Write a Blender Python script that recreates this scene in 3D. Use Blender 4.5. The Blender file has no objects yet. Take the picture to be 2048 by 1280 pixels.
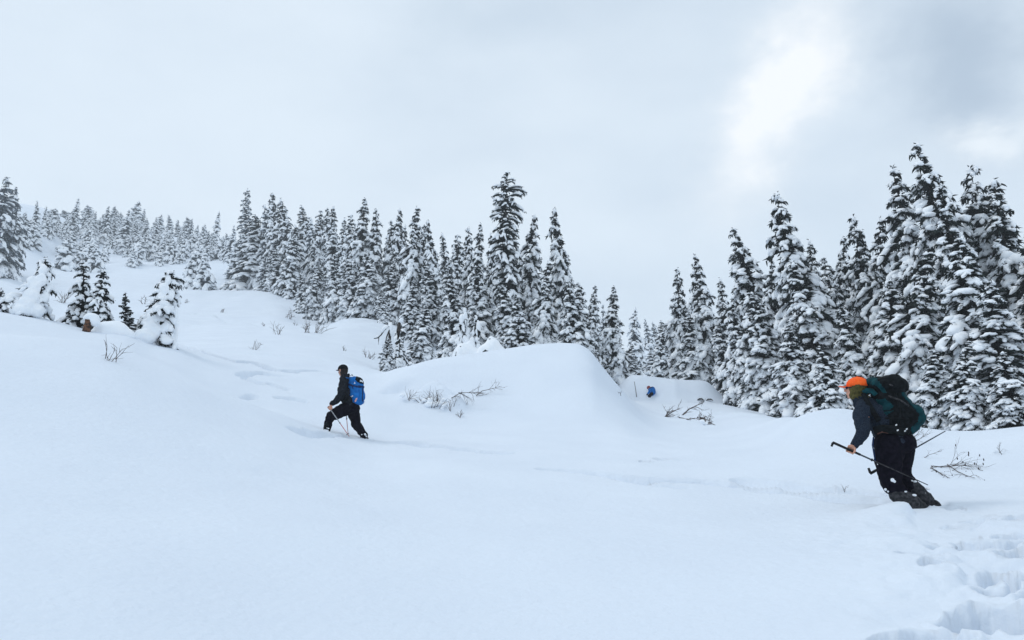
import bpy, bmesh, math, random
import numpy as np
from mathutils import Vector, Matrix, noise as mnoise

# ------------------------------------------------------------------ camera, world, sun, exposure
SC = bpy.context.scene
COL = SC.collection
PITCH = math.radians(14.0)
FOC = 1518.0            # focal length in pixels of the 2048 px wide photograph
cam_data = bpy.data.cameras.new("camera")
cam = bpy.data.objects.new("camera", cam_data)
COL.objects.link(cam)
cam.location = (0, 0, 0)
cam.rotation_euler = (math.pi / 2 + PITCH, 0, 0)
cam_data.sensor_width = 36.0
cam_data.lens = 36.0 * FOC / 2048.0
cam_data.clip_start = 0.05
cam_data.clip_end = 5000
SC.camera = cam

SC.view_settings.view_transform = 'Standard'
SC.view_settings.look = 'None'
SC.view_settings.exposure = 0.0
SC.view_settings.gamma = 1.0
SC.view_settings.use_curve_mapping = False
SC.render.engine = 'CYCLES'
cy = SC.cycles
cy.use_denoising = True
cy.max_bounces = 8
cy.diffuse_bounces = 4
cy.volume_bounces = 2
cy.volume_step_rate = 8.0
cy.caustics_reflective = False
cy.caustics_refractive = False

SUN_EL, SUN_AZ = math.radians(55), math.radians(-78)      # azimuth from +Y towards +X


def ray(px, py):
    """unit-less world direction of a pixel of the 2048 x 1280 photograph, horizontal length 1"""
    cx = (px - 1024) / FOC
    cz = (640 - py) / FOC
    x = cx
    y = math.cos(PITCH) - cz * math.sin(PITCH)
    z = math.sin(PITCH) + cz * math.cos(PITCH)
    h = math.hypot(x, y)
    return Vector((x / h, y / h, z / h))


def at(px, py, d):
    return ray(px, py) * d


def nd(nt, kind, **kw):
    n = nt.nodes.new(kind)
    for k, v in kw.items():
        setattr(n, k, v)
    return n


world = bpy.data.worlds.new("World")
SC.world = world
world.use_nodes = True
nt = world.node_tree
nt.nodes.clear()
L = nt.links.new
tc = nd(nt, 'ShaderNodeTexCoord')
nrm = nd(nt, 'ShaderNodeVectorMath', operation='NORMALIZE')
L(tc.outputs['Generated'], nrm.inputs[0])
DIR = nrm.outputs[0]


def wmath(op, a, b=None, c=None, clamp=False):
    n = nd(nt, 'ShaderNodeMath', operation=op, use_clamp=clamp)
    for i, v in enumerate((a, b, c)):
        if v is None:
            continue
        if isinstance(v, (int, float)):
            n.inputs[i].default_value = v
        else:
            L(v, n.inputs[i])
    return n.outputs[0]


def wnoise(scale, detail, rough, stretch=(1, 1, 1), off=(0, 0, 0)):
    m = nd(nt, 'ShaderNodeMapping')
    m.inputs['Scale'].default_value = stretch
    m.inputs['Location'].default_value = off
    L(DIR, m.inputs['Vector'])
    n = nd(nt, 'ShaderNodeTexNoise')
    n.inputs['Scale'].default_value = scale
    n.inputs['Detail'].default_value = detail
    n.inputs['Roughness'].default_value = rough
    L(m.outputs[0], n.inputs['Vector'])
    return n


warp = wnoise(3.4, 6, 0.6, (1, 1, 1.5))
wv = nd(nt, 'ShaderNodeVectorMath', operation='SUBTRACT')
L(warp.outputs['Color'], wv.inputs[0])
wv.inputs[1].default_value = (.5, .5, .5)
wsc = nd(nt, 'ShaderNodeVectorMath', operation='SCALE')
L(wv.outputs[0], wsc.inputs[0])
wsc.inputs['Scale'].default_value = 0.26
wadd = nd(nt, 'ShaderNodeVectorMath', operation='ADD')
L(DIR, wadd.inputs[0])
L(wsc.outputs[0], wadd.inputs[1])
WDIR = wadd.outputs[0]


def patch(px, py, px2, py2, wid, power=1.0):
    """soft elliptical cloud feature in the sky between two directions, half width wid (radians)"""
    a = ray(px, py).normalized()
    b = ray(px2, py2).normalized()
    c = (a + b).normalized()
    ln = (b - a).length / 2
    u = (b - a).normalized()
    v = c.cross(u).normalized()
    outs = []
    for ax, s in ((u, ln), (v, wid)):
        d = nd(nt, 'ShaderNodeVectorMath', operation='DOT_PRODUCT')
        L(WDIR, d.inputs[0])
        d.inputs[1].default_value = ax
        off = wmath('SUBTRACT', d.outputs['Value'], c.dot(ax))
        q = wmath('DIVIDE', off, s)
        outs.append(wmath('MULTIPLY', q, q))
    e = wmath('MULTIPLY', wmath('ADD', outs[0], outs[1]), -1.0)
    g = wmath('POWER', math.e, e)
    f = nd(nt, 'ShaderNodeVectorMath', operation='DOT_PRODUCT')
    L(WDIR, f.inputs[0])
    f.inputs[1].default_value = c
    front = wmath('MULTIPLY', f.outputs['Value'], 4.0, clamp=True)
    return wmath('MULTIPLY', g, front)


def mixc(fac, a, b):
    n = nd(nt, 'ShaderNodeMix', data_type='RGBA')
    if isinstance(fac, (int, float)):
        n.inputs[0].default_value = fac
    else:
        L(fac, n.inputs[0])
    for i, v in ((6, a), (7, b)):
        if isinstance(v, tuple):
            n.inputs[i].default_value = v
        else:
            L(v, n.inputs[i])
    return n.outputs[2]


cl1 = wnoise(1.3, 3, 0.45, (1, 1, 1.8), (3.1, 1.2, .4))
cl2 = wnoise(3.6, 4, 0.5, (1, 1, 2.2), (.3, 5.2, 1.4))
cv = wmath('ADD', wmath('MULTIPLY', cl1.outputs['Fac'], .65), wmath('MULTIPLY', cl2.outputs['Fac'], .35))
cr = nd(nt, 'ShaderNodeMapRange', interpolation_type='SMOOTHSTEP')
cr.inputs['From Min'].default_value = .36
cr.inputs['From Max'].default_value = .64
L(cv, cr.inputs['Value'])
sky_c = mixc(cr.outputs[0], (0.635, 0.74, 0.85, 1), (0.80, 0.895, 0.98, 1))
# darker cloud in the upper right, bright thin spot beside it
dark = patch(1790, 170, 2120, 60, 0.105)
sky_c = mixc(wmath('MULTIPLY', dark, .95, clamp=True), sky_c, (0.43, 0.53, 0.65, 1))
dark2 = patch(850, 10, 1050, 50, 0.05)
sky_c = mixc(wmath('MULTIPLY', dark2, .45, clamp=True), sky_c, (0.56, 0.67, 0.78, 1))
br = patch(1455, 340, 1705, -55, 0.047)
rag = wnoise(7.0, 7, .62, (1, 1, 1), (2.2, .7, 4.1))
rg = wmath('ADD', wmath('MULTIPLY', rag.outputs['Fac'], 2.2), -.15)
br = wmath('MULTIPLY', br, rg)
sky_c = mixc(wmath('MULTIPLY', br, 1.25, clamp=True), sky_c, (1.04, 1.06, 1.07, 1))
br2 = patch(1930, 290, 2130, 220, 0.022)
sky_c = mixc(wmath('MULTIPLY', br2, .8, clamp=True), sky_c, (.98, 1.03, 1.06, 1))
nish = nd(nt, 'ShaderNodeTexSky', sky_type='NISHITA')
nish.sun_disc = False
nish.sun_elevation = SUN_EL
nish.sun_rotation = SUN_AZ
nsc = nd(nt, 'ShaderNodeVectorMath', operation='SCALE')
L(nish.outputs[0], nsc.inputs[0])
nsc.inputs['Scale'].default_value = 0.08
sky_c = mixc(0.90, nsc.outputs[0], sky_c)
bg = nd(nt, 'ShaderNodeBackground')
L(sky_c, bg.inputs['Color'])
bg.inputs['Strength'].default_value = 1.06
wo = nd(nt, 'ShaderNodeOutputWorld')
L(bg.outputs[0], wo.inputs['Surface'])

sun_d = bpy.data.lights.new("sun", 'SUN')
sun_d.energy = 0.78
sun_d.angle = math.radians(18)
sun_d.color = (1.0, 0.97, 0.92)
sun = bpy.data.objects.new("sun", sun_d)
COL.objects.link(sun)
sdir = Vector((math.sin(SUN_AZ) * math.cos(SUN_EL), math.cos(SUN_AZ) * math.cos(SUN_EL), math.sin(SUN_EL)))
sun.rotation_euler = sdir.to_track_quat('Z', 'Y').to_euler()
sun.location = (0, 0, 60)


# ------------------------------------------------------------------ materials
def material(name, build):
    m = bpy.data.materials.new(name)
    m.use_nodes = True
    t = m.node_tree
    p = t.nodes['Principled BSDF']
    build(t, p)
    return m


def noisy(name, c1, c2, scale=20.0, rough=.85, bump=0.0, bscale=60.0, detail=4, spec=.2, lo=.4, hi=.62, sheen=0, bdist=.01):
    def b(t, p):
        tcn = nd(t, 'ShaderNodeTexCoord')
        n = nd(t, 'ShaderNodeTexNoise')
        n.inputs['Scale'].default_value = scale
        n.inputs['Detail'].default_value = detail
        t.links.new(tcn.outputs['Object'], n.inputs['Vector'])
        r = nd(t, 'ShaderNodeValToRGB')
        r.color_ramp.elements[0].position = lo
        r.color_ramp.elements[1].position = hi
        r.color_ramp.elements[0].color = (*c1, 1)
        r.color_ramp.elements[1].color = (*c2, 1)
        t.links.new(n.outputs['Fac'], r.inputs[0])
        t.links.new(r.outputs[0], p.inputs['Base Color'])
        p.inputs['Roughness'].default_value = rough
        p.inputs['Specular IOR Level'].default_value = spec
        if sheen:
            p.inputs['Sheen Weight'].default_value = sheen
        if bump:
            n2 = nd(t, 'ShaderNodeTexNoise')
            n2.inputs['Scale'].default_value = bscale
            n2.inputs['Detail'].default_value = 5
            t.links.new(tcn.outputs['Object'], n2.inputs['Vector'])
            bp = nd(t, 'ShaderNodeBump')
            bp.inputs['Strength'].default_value = bump
            bp.inputs['Distance'].default_value = bdist
            t.links.new(n2.outputs['Fac'], bp.inputs['Height'])
            t.links.new(bp.outputs[0], p.inputs['Normal'])
    return material(name, b)


M_GROUND = noisy('ground_snow', (.725, .785, .865), (.765, .825, .90), .6, .75, .5, 13.0, spec=.15, lo=.3, hi=.7, bdist=.03)
M_SNOW = noisy('bough_snow', (.90, .935, .975), (.95, .965, .985), 3.0, .8, .25, 14.0, spec=.15, bdist=.03)
M_NEEDLE = noisy('needles', (.008, .011, .012), (.030, .040, .036), 4.0, .8, spec=.1)
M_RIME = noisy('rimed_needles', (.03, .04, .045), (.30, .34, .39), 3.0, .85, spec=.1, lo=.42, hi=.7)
M_BARK = noisy('bark', (.018, .015, .014), (.07, .06, .055), 9.0, .9, .6, 30)
M_TWIG = noisy('bare_twig', (.045, .035, .032), (.16, .13, .12), 12.0, .85)
M_STUMP = noisy('split_stump_wood', (.03, .018, .014), (.17, .08, .045), 14.0, .8, .8, 40)
M_JACKET = noisy('slate_fleece', (.012, .018, .030), (.026, .036, .052), 90, .9, .35, 220, spec=.06, bdist=.003)
M_JACKET2 = noisy('charcoal_softshell', (.007, .009, .013), (.022, .026, .033), 40, .88, .3, 160, spec=.06, bdist=.003)
M_PANTS = noisy('black_trouser_cloth', (.004, .004, .008), (.009, .008, .014), 25, .9, .3, 120, spec=.04, bdist=.004)
M_GAITER = noisy('grey_gaiter_cloth', (.018, .019, .022), (.055, .055, .060), 35, .85, .4, 150, bdist=.004)
M_BOOT = noisy('boot_leather', (.010, .011, .013), (.05, .055, .056), 22, .7)
M_SKIN = noisy('skin', (.50, .25, .17), (.60, .32, .23), 20, .55, spec=.3)
M_ORANGE = noisy('blaze_orange_cloth', (.95, .105, .012), (1.0, .15, .02), 40, .7, .2, 200, bdist=.002)
M_OLIVE = noisy('olive_buff_cloth', (.055, .048, .015), (.105, .09, .028), 35, .9, .4, 120, bdist=.004)
M_HAIR = noisy('dark_hair', (.008, .006, .006), (.03, .024, .022), 80, .6)
M_BLACK = noisy('black_nylon', (.003, .004, .005), (.009, .012, .014), 30, .75, .4, 110, spec=.08, bdist=.004)
M_TEAL = noisy('teal_ripstop', (.001, .026, .034), (.003, .048, .058), 18, .7, .4, 60, spec=.1, bdist=.005)
M_BLUE = noisy('blue_ripstop', (.004, .10, .34), (.008, .155, .48), 16, .65, .4, 50, spec=.15, bdist=.006)
M_NAVY = noisy('navy_webbing', (.004, .018, .07), (.008, .03, .11), 30, .7)
M_WHITE = noisy('white_print', (.75, .77, .8), (.85, .86, .88), 30, .6)
M_PINK = noisy('faded_orange_tag', (.75, .32, .25), (.85, .5, .42), 30, .6)
M_RED = noisy('red_shaft_paint', (.42, .05, .03), (.58, .09, .06), 30, .4, spec=.5)
M_ALU = noisy('pole_metal', (.02, .03, .04), (.055, .07, .08), 30, .45, spec=.5)
M_GREYPOLE = noisy('pale_shaft_metal', (.28, .29, .31), (.45, .46, .48), 30, .35, spec=.5)
M_GRIP = noisy('pole_grip_rubber', (.01, .011, .012), (.02, .022, .023), 40, .8)
M_STRAP = noisy('brown_cord', (.07, .03, .025), (.13, .06, .05), 30, .8)
M_REDHAT = noisy('dull_red_helmet', (.22, .045, .05), (.32, .08, .08), 30, .6)
M_BERRY = noisy('dry_catkin', (.02, .018, .02), (.05, .04, .04), 30, .8)


# ------------------------------------------------------------------ object helpers
def mesh_from(name, V, F, smooth=True):
    """V (n,3) array, F list of (m,k) int arrays (k = 3 or 4)"""
    me = bpy.data.meshes.new(name)
    V = np.asarray(V, dtype=np.float32)
    me.vertices.add(len(V))
    me.vertices.foreach_set('co', V.ravel())
    F = [np.asarray(f, dtype=np.int32) for f in F if len(f)]
    nl = sum(f.size for f in F)
    npoly = sum(len(f) for f in F)
    me.loops.add(nl)
    me.loops.foreach_set('vertex_index', np.concatenate([f.ravel() for f in F]))
    me.polygons.add(npoly)
    tot = np.concatenate([np.full(len(f), f.shape[1], dtype=np.int32) for f in F])
    start = np.concatenate([[0], np.cumsum(tot)[:-1]]).astype(np.int32)
    me.polygons.foreach_set('loop_start', start)
    me.polygons.foreach_set('use_smooth', np.full(npoly, smooth, dtype=bool))
    me.update(calc_edges=True)
    me.validate()
    return me


def link(name, me, mat=None, parent=None, loc=None):
    o = bpy.data.objects.new(name, me)
    COL.objects.link(o)
    if mat is not None and me is not None and not me.materials:
        me.materials.append(mat)
    if parent is not None:
        o.parent = parent
    if loc is not None:
        o.location = loc
    return o


def tag(o, label=None, cat=None, group=None, kind=None):
    if label:
        n = len(label.split())
        assert 4 <= n <= 16, (n, label)
        o['label'] = label
    if cat:
        o['category'] = cat
    if group:
        o['group'] = group
    if kind:
        o['kind'] = kind
    return o


def empty(name, loc, label, cat, group=None):
    o = bpy.data.objects.new(name, None)
    o.empty_display_size = .2
    COL.objects.link(o)
    o.location = loc
    return tag(o, label, cat, group)


class Bag:
    """collects many small meshes into one"""
    def __init__(self):
        self.V, self.Q, self.T, self.n = [], [], [], 0

    def add(self, V, Q=None, T=None):
        self.V.append(np.asarray(V, dtype=float))
        if Q is not None and len(Q):
            self.Q.append(np.asarray(Q) + self.n)
        if T is not None and len(T):
            self.T.append(np.asarray(T) + self.n)
        self.n += len(V)

    def mesh(self, name, smooth=True):
        F = []
        if self.Q:
            F.append(np.concatenate(self.Q))
        if self.T:
            F.append(np.concatenate(self.T))
        return mesh_from(name, np.concatenate(self.V), F, smooth)


_ring_cache = {}


def ring_faces(n, k):
    key = (n, k)
    if key not in _ring_cache:
        i = np.arange(n - 1)[:, None] * k
        j = np.arange(k)[None, :]
        a = i + j
        b = i + (j + 1) % k
        Q = np.stack([a, b, b + k, a + k], -1).reshape(-1, 4)
        s, e = n * k, n * k + 1
        jj = np.arange(k)
        T = np.concatenate([np.stack([np.full(k, s), (jj + 1) % k, jj], -1),
                            np.stack([np.full(k, e), (n - 1) * k + jj, (n - 1) * k + (jj + 1) % k], -1)])
        _ring_cache[key] = (Q, T)
    return _ring_cache[key]


def sweep(bag, P, W, H=None, k=6, up=(0, 0, 1), flat=1.0, lump=0.0, rng=None, endcap=0.0):
    """closed tube along P with half width W and half height H; flat < 1 squashes the underside"""
    P = np.asarray(P, float)
    n = len(P)
    W = np.broadcast_to(np.asarray(W, float), (n,))
    H = W if H is None else np.broadcast_to(np.asarray(H, float), (n,))
    T = np.gradient(P, axis=0)
    T /= np.linalg.norm(T, axis=1)[:, None] + 1e-9
    up = np.broadcast_to(np.asarray(up, float), (n, 3))
    S = np.cross(T, up)
    ls = np.linalg.norm(S, axis=1)
    if (ls < 1e-3).any():
        S[ls < 1e-3] = np.cross(T[ls < 1e-3], (0.0, 1.0, 0.0))
    S /= np.linalg.norm(S, axis=1)[:, None] + 1e-9
    U = np.cross(S, T)
    a = np.arange(k) * 2 * math.pi / k
    ca, sa = np.cos(a), np.sin(a)
    sa = np.where(sa < 0, sa * flat, sa)
    w = W[:, None] * ca[None, :]
    h = H[:, None] * sa[None, :]
    if lump and rng is not None:
        j = 1 + rng.uniform(-lump, lump, (n, k))
        w, h = w * j, h * j
    V = P[:, None, :] + S[:, None, :] * w[..., None] + U[:, None, :] * h[..., None]
    V = V.reshape(-1, 3)
    caps = np.stack([P[0] - T[0] * endcap, P[-1] + T[-1] * endcap])
    Q, Tt = ring_faces(n, k)
    bag.add(np.concatenate([V, caps]), Q, Tt)


# ------------------------------------------------------------------ terrain
# Each profile line runs across the slope: (azimuth given as a pixel column and row on it, distance in metres)
PROFILES = [
    [(-700, 1280, 4.6), (0, 1280, 4.6), (1024, 1280, 4.8), (2048, 1280, 4.8), (2750, 1280, 4.6)],
    [(-700, 930, 8), (0, 952, 8), (400, 985, 8), (700, 1010, 8), (1024, 1040, 7.6), (1400, 1085, 7), (2048, 1135, 6.4), (2750, 1150, 6.2)],
    [(-700, 640, 14), (0, 672, 14), (200, 692, 14), (330, 741, 14), (430, 782, 14.2), (540, 822, 14.6), (650, 862, 15.6), (735, 878, 16),
     (820, 887, 15.5), (900, 894, 14.5), (1100, 915, 13), (1300, 942, 11.5), (1500, 972, 10.4), (1700, 1000, 9.5), (1860, 1020, 9), (2048, 1032, 8.7), (2750, 1040, 8.4)],
    [(-700, 662, 17), (0, 694, 17), (200, 714, 17), (330, 760, 17), (430, 797, 17.2), (540, 826, 17.6), (650, 838, 18.5), (735, 822, 19.5),
     (800, 838, 19.5), (900, 846, 19.5), (1100, 850, 19), (1240, 868, 18), (1300, 885, 17.5), (1400, 905, 15), (1520, 915, 13.2), (1600, 905, 13.2), (1700, 905, 13.2), (1800, 925, 13), (1860, 940, 13), (2048, 940, 12.5), (2750, 930, 12)],
    [(-700, 622, 24), (0, 627, 24), (100, 645, 24), (170, 662, 24), (250, 668, 24), (300, 690, 24), (355, 701, 24), (420, 722, 24), (600, 745, 25), (700, 752, 26),
     (760, 752, 26), (800, 737, 26), (850, 724, 26), (900, 714, 26), (1000, 698, 26), (1100, 687, 26), (1150, 688, 26), (1175, 699, 26), (1205, 733, 26), (1240, 776, 26),
     (1265, 812, 25), (1300, 845, 24), (1340, 864, 22.5), (1450, 872, 21), (1530, 862, 18.5), (1570, 842, 17.5), (1620, 822, 17), (1665, 816, 17), (1710, 820, 17), (1780, 842, 17.5), (1850, 858, 18),
     (1930, 862, 18), (2048, 852, 18), (2750, 830, 18)],
    [(-700, 630, 40), (0, 632, 40), (170, 664, 40), (260, 676, 40), (355, 692, 38), (500, 672, 48), (600, 680, 45), (700, 705, 42), (770, 742, 36), (850, 765, 32), (1000, 772, 32),
     (1150, 790, 33), (1240, 800, 42), (1340, 808, 46), (1440, 812, 42), (1540, 835, 30), (1600, 850, 25), (1700, 862, 24), (1800, 880, 24), (2048, 885, 24), (2750, 860, 24)],
    [(-700, 540, 150), (0, 548, 150), (120, 545, 180), (250, 543, 180), (350, 562, 160), (420, 585, 130), (550, 592, 118), (605, 622, 94), (650, 632, 84), (700, 617, 84),
     (760, 637, 74), (850, 690, 60), (1000, 740, 50), (1150, 765, 50), (1240, 789, 56), (1340, 795, 60), (1430, 808, 52), (1540, 832, 40), (1640, 862, 34), (2048, 885, 32), (2750, 870, 32)],
    [(-700, 395, 300), (-100, 400, 300), (60, 412, 300), (105, 425, 300), (150, 446, 290), (250, 458, 290), (350, 478, 270), (450, 500, 230), (600, 560, 170), (800, 622, 120), (1000, 690, 95),
     (1200, 738, 110), (1300, 724, 200), (1450, 765, 110), (1700, 800, 80), (2048, 830, 70), (2750, 830, 70)],
    [(-700, 470, 420), (60, 480, 420), (450, 560, 380), (800, 700, 340), (1200, 820, 340), (1700, 860, 300), (2750, 880, 300)],
    [(-700, 960, 760), (1024, 985, 760), (2750, 990, 760)],
]
Z0 = -1.62


def pchip_slopes(x, y):
    """x,y (k, ...) monotone cubic slopes along axis 0"""
    h = np.diff(x, axis=0)
    dl = np.diff(y, axis=0) / h
    m = np.zeros_like(y)
    w1 = 2 * h[1:] + h[:-1]
    w2 = h[1:] + 2 * h[:-1]
    a, b = dl[:-1], dl[1:]
    same = (a * b) > 0
    with np.errstate(divide='ignore', invalid='ignore'):
        hm = (w1 + w2) / (w1 / np.where(same, a, 1) + w2 / np.where(same, b, 1))
    m[1:-1] = np.where(same, hm, 0)
    m[0], m[-1] = dl[0], dl[-1]
    return m


def hermite(x0, x1, y0, y1, m0, m1, x):
    h = x1 - x0
    t = (x - x0) / h
    t2, t3 = t * t, t * t * t
    return (2 * t3 - 3 * t2 + 1) * y0 + (t3 - 2 * t2 + t) * h * m0 + (-2 * t3 + 3 * t2) * y1 + (t3 - t2) * h * m1


def pchip1(x, y, q):
    x, y = np.asarray(x, float), np.asarray(y, float)
    m = pchip_slopes(x, y)
    if len(x) > 2:                       # soften the flat tangents of pure pchip a little
        c = np.gradient(y, x)
        m[1:-1] = .55 * m[1:-1] + .45 * c[1:-1]
    q = np.clip(q, x[0], x[-1])
    i = np.clip(np.searchsorted(x, q) - 1, 0, len(x) - 2)
    return hermite(x[i], x[i + 1], y[i], y[i + 1], m[i], m[i + 1], q)


def az_of(px):
    r = ray(px, 900)
    return math.atan2(r.x, r.y)


A0, A1 = az_of(-620), az_of(2660)
NA = 840
az = np.concatenate([np.linspace(A0, A1, NA), np.linspace(A1, A0 + 2 * math.pi, 60)[1:-1]])
NAT = len(az)
azc = np.where(az > math.pi, az - 2 * math.pi, az)
rd = np.concatenate([np.linspace(.3, 3.6, 26)[:-1], np.geomspace(3.6, 30, 470)[:-1], np.geomspace(30, 340, 190)[:-1], np.geomspace(340, 760, 14)])
NR = len(rd)

DK, ZK = [np.full(NAT, .3)], [np.full(NAT, Z0)]
for prof in PROFILES:
    aa, dd, te = [], [], []
    for px, py, d in prof:
        r = ray(px, py)
        aa.append(math.atan2(r.x, r.y))
        dd.append(math.log(d))
        te.append(r.z)
    D = np.exp(pchip1(aa, dd, azc))
    E = pchip1(aa, te, azc)
    DK.append(D)
    ZK.append(D * E)
DK, ZK = np.array(DK), np.array(ZK)
SL = pchip_slopes(DK, ZK)
Hg = np.zeros((NR, NAT))
cols = np.arange(NAT)
for ir, r in enumerate(rd):
    k = np.clip((DK <= r).sum(axis=0) - 1, 0, len(DK) - 2)
    Hg[ir] = hermite(DK[k, cols], DK[k + 1, cols], ZK[k, cols], ZK[k + 1, cols], SL[k, cols], SL[k + 1, cols], min(r, 759.9))
# blend behind the camera to a plain slope so the ground closes round the viewer
back = np.clip((np.abs(np.arctan2(np.sin(azc), np.cos(azc))) - 0.95) / 1.2, 0, 1)
back = back * back * (3 - 2 * back)
plain = Z0 - 0.12 * rd[:, None] * np.ones(NAT)[None]
Hg = Hg * (1 - back)[None] + plain * back[None]


def blur(A, n, axis, wrap=False):
    for _ in range(n):
        if axis == 1:
            A = .25 * np.roll(A, 1, 1) + .5 * A + .25 * np.roll(A, -1, 1)
        else:
            B = A.copy()
            B[1:-1] = .25 * A[:-2] + .5 * A[1:-1] + .25 * A[2:]
            A = B
    return A


Hg = blur(Hg, 22, 0)
Hg[:, :NA] = np.concatenate([Hg[:, :4], blur(Hg[:, :NA], 6, 1)[:, 4:-4], Hg[:, NA - 4:NA]], axis=1)
GX = rd[:, None] * np.sin(az)[None]
GY = rd[:, None] * np.cos(az)[None]


def gheight(x, y, G=None):
    G = Hg if G is None else G
    r = math.hypot(x, y)
    a = math.atan2(x, y)
    ir = int(np.clip(np.searchsorted(rd, r) - 1, 0, NR - 2))
    fr = min(max((r - rd[ir]) / (rd[ir + 1] - rd[ir]), 0), 1)
    fa = (a - A0) / (A1 - A0) * (NA - 1)
    fa = min(max(fa, 0), NA - 1.001)
    ia = int(fa)
    fa -= ia
    return float((G[ir, ia] * (1 - fr) + G[ir + 1, ia] * fr) * (1 - fa) + (G[ir, ia + 1] * (1 - fr) + G[ir + 1, ia + 1] * fr) * fa)


def hit(px, py, dmin=3.0, dmax=600.0):
    """where the line of sight of a pixel first meets the ground"""
    r = ray(px, py)
    d = dmin
    while d < dmax:
        if r.z * d <= gheight(r.x * d, r.y * d):
            lo, hi = d / 1.01, d
            for _ in range(12):
                m = (lo + hi) / 2
                if r.z * m <= gheight(r.x * m, r.y * m):
                    hi = m
                else:
                    lo = m
            return Vector((r.x * hi, r.y * hi, gheight(r.x * hi, r.y * hi)))
        d *= 1.01
    return Vector((r.x * dmax, r.y * dmax, gheight(r.x * dmax, r.y * dmax)))


def vnoise(X, Y, scale, seed=0):
    """smooth value noise, numpy"""
    x, y = X * scale + seed * 17.3, Y * scale - seed * 9.1
    xi, yi = np.floor(x).astype(np.int64), np.floor(y).astype(np.int64)
    fx, fy = x - xi, y - yi
    fx, fy = fx * fx * fx * (fx * (fx * 6 - 15) + 10), fy * fy * fy * (fy * (fy * 6 - 15) + 10)

    def hsh(i, j):
        h = (i * 374761393 + j * 668265263 + seed * 1274126177) & 0xffffffff
        h = ((h ^ (h >> 13)) * 1274126177) & 0xffffffff
        return ((h ^ (h >> 16)) & 0xffff) / 65535.0
    a, b, c, d = hsh(xi, yi), hsh(xi + 1, yi), hsh(xi, yi + 1), hsh(xi + 1, yi + 1)
    return (a * (1 - fx) + b * fx) * (1 - fy) + (c * (1 - fx) + d * fx) * fy - .5


RR = rd[:, None] * np.ones(NAT)[None]
near = np.clip((RR - 2) / 4, 0, 1) * np.clip((70 - RR) / 30, 0, 1)
far = np.clip((RR - 30) / 60, 0, 1) * np.clip((500 - RR) / 100, 0, 1)
D0 = near * (.14 * vnoise(GX, GY, .35, 1) + .05 * vnoise(GX, GY, .9, 2) + .014 * vnoise(GX, GY, 2.6, 3) + .006 * vnoise(GX, GY * 2.2 + GX * .8, 4.5, 7))
D0 += far * (2.2 * vnoise(GX, GY, .05, 4) + .9 * vnoise(GX, GY, .13, 5) + .35 * vnoise(GX, GY, .4, 6))
BASE = Hg.copy()
Hg = Hg + D0


def bump_at(p, r1, r2, ang, h, power=2.0):
    """rounded snow heap (or hollow) centred at p, half axes r1 r2"""
    global Hg
    dx, dy = GX - p[0], GY - p[1]
    c, s = math.cos(ang), math.sin(ang)
    u, v = (dx * c + dy * s) / r1, (-dx * s + dy * c) / r2
    q = (np.abs(u) ** power + np.abs(v) ** power)
    Hg = Hg + h * np.exp(-q * 1.2)


def table_at(p, r1, r2, ang, h, soft=.25):
    """flat-topped heap with steep rounded sides"""
    global Hg
    dx, dy = GX - p[0], GY - p[1]
    c, s = math.cos(ang), math.sin(ang)
    u, v = (dx * c + dy * s) / r1, (-dx * s + dy * c) / r2
    q = (np.abs(u) ** 3 + np.abs(v) ** 3) ** (1 / 3)
    t = np.clip((1 + soft - q) / (2 * soft), 0, 1)
    t = t * t * (3 - 2 * t)
    Hg = Hg + h * t


# far snow bank with the small third climber in front of it
bank = at(1338, 790, 50)
table_at(bank, 3.15, 1.7, -az_of(1338) - .05, 1.55, .30)
bump_at(at(1390, 790, 50), 1.8, 1.6, 0, -.22)

# trench of the ski track / boot track: rows of points on the slope
_D = np.zeros_like(Hg)


def trench(pts, width, depth, jag=.25, seed=0, lip=.0):
    """pts: pixels on the ground; cuts a soft trench with an uneven edge"""
    global _D
    W = [hit(px, py) for px, py in pts]
    best = np.full(Hg.shape, 1e9)
    xs = [w.x for w in W]
    ys = [w.y for w in W]
    m = (GX > min(xs) - 2) & (GX < max(xs) + 2) & (GY > min(ys) - 2) & (GY < max(ys) + 2)
    gx, gy = GX[m], GY[m]
    b = np.full(gx.shape, 1e9)
    for i in range(len(W) - 1):
        ax, ay, bx, by = xs[i], ys[i], xs[i + 1], ys[i + 1]
        vx, vy = bx - ax, by - ay
        t = np.clip(((gx - ax) * vx + (gy - ay) * vy) / (vx * vx + vy * vy + 1e-9), 0, 1)
        b = np.minimum(b, np.hypot(gx - ax - t * vx, gy - ay - t * vy))
    wob = width * (1 + jag * 2 * vnoise(gx, gy, 2.2, seed + 11) + jag * 1.2 * vnoise(gx, gy, 6, seed + 12))
    q = b / wob
    prof = -depth * 2.0 * np.clip((1.25 - q) * 1.6, 0, 1) ** 1.2 * (1 + .5 * vnoise(gx, gy, 1.7, seed + 13))
    if lip:
        prof += lip * np.exp(-((q - 1.35) / .35) ** 2)
    _D[m] = np.minimum(_D[m], prof) if not lip else np.where(np.abs(prof) > np.abs(_D[m]), prof, _D[m])


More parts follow.
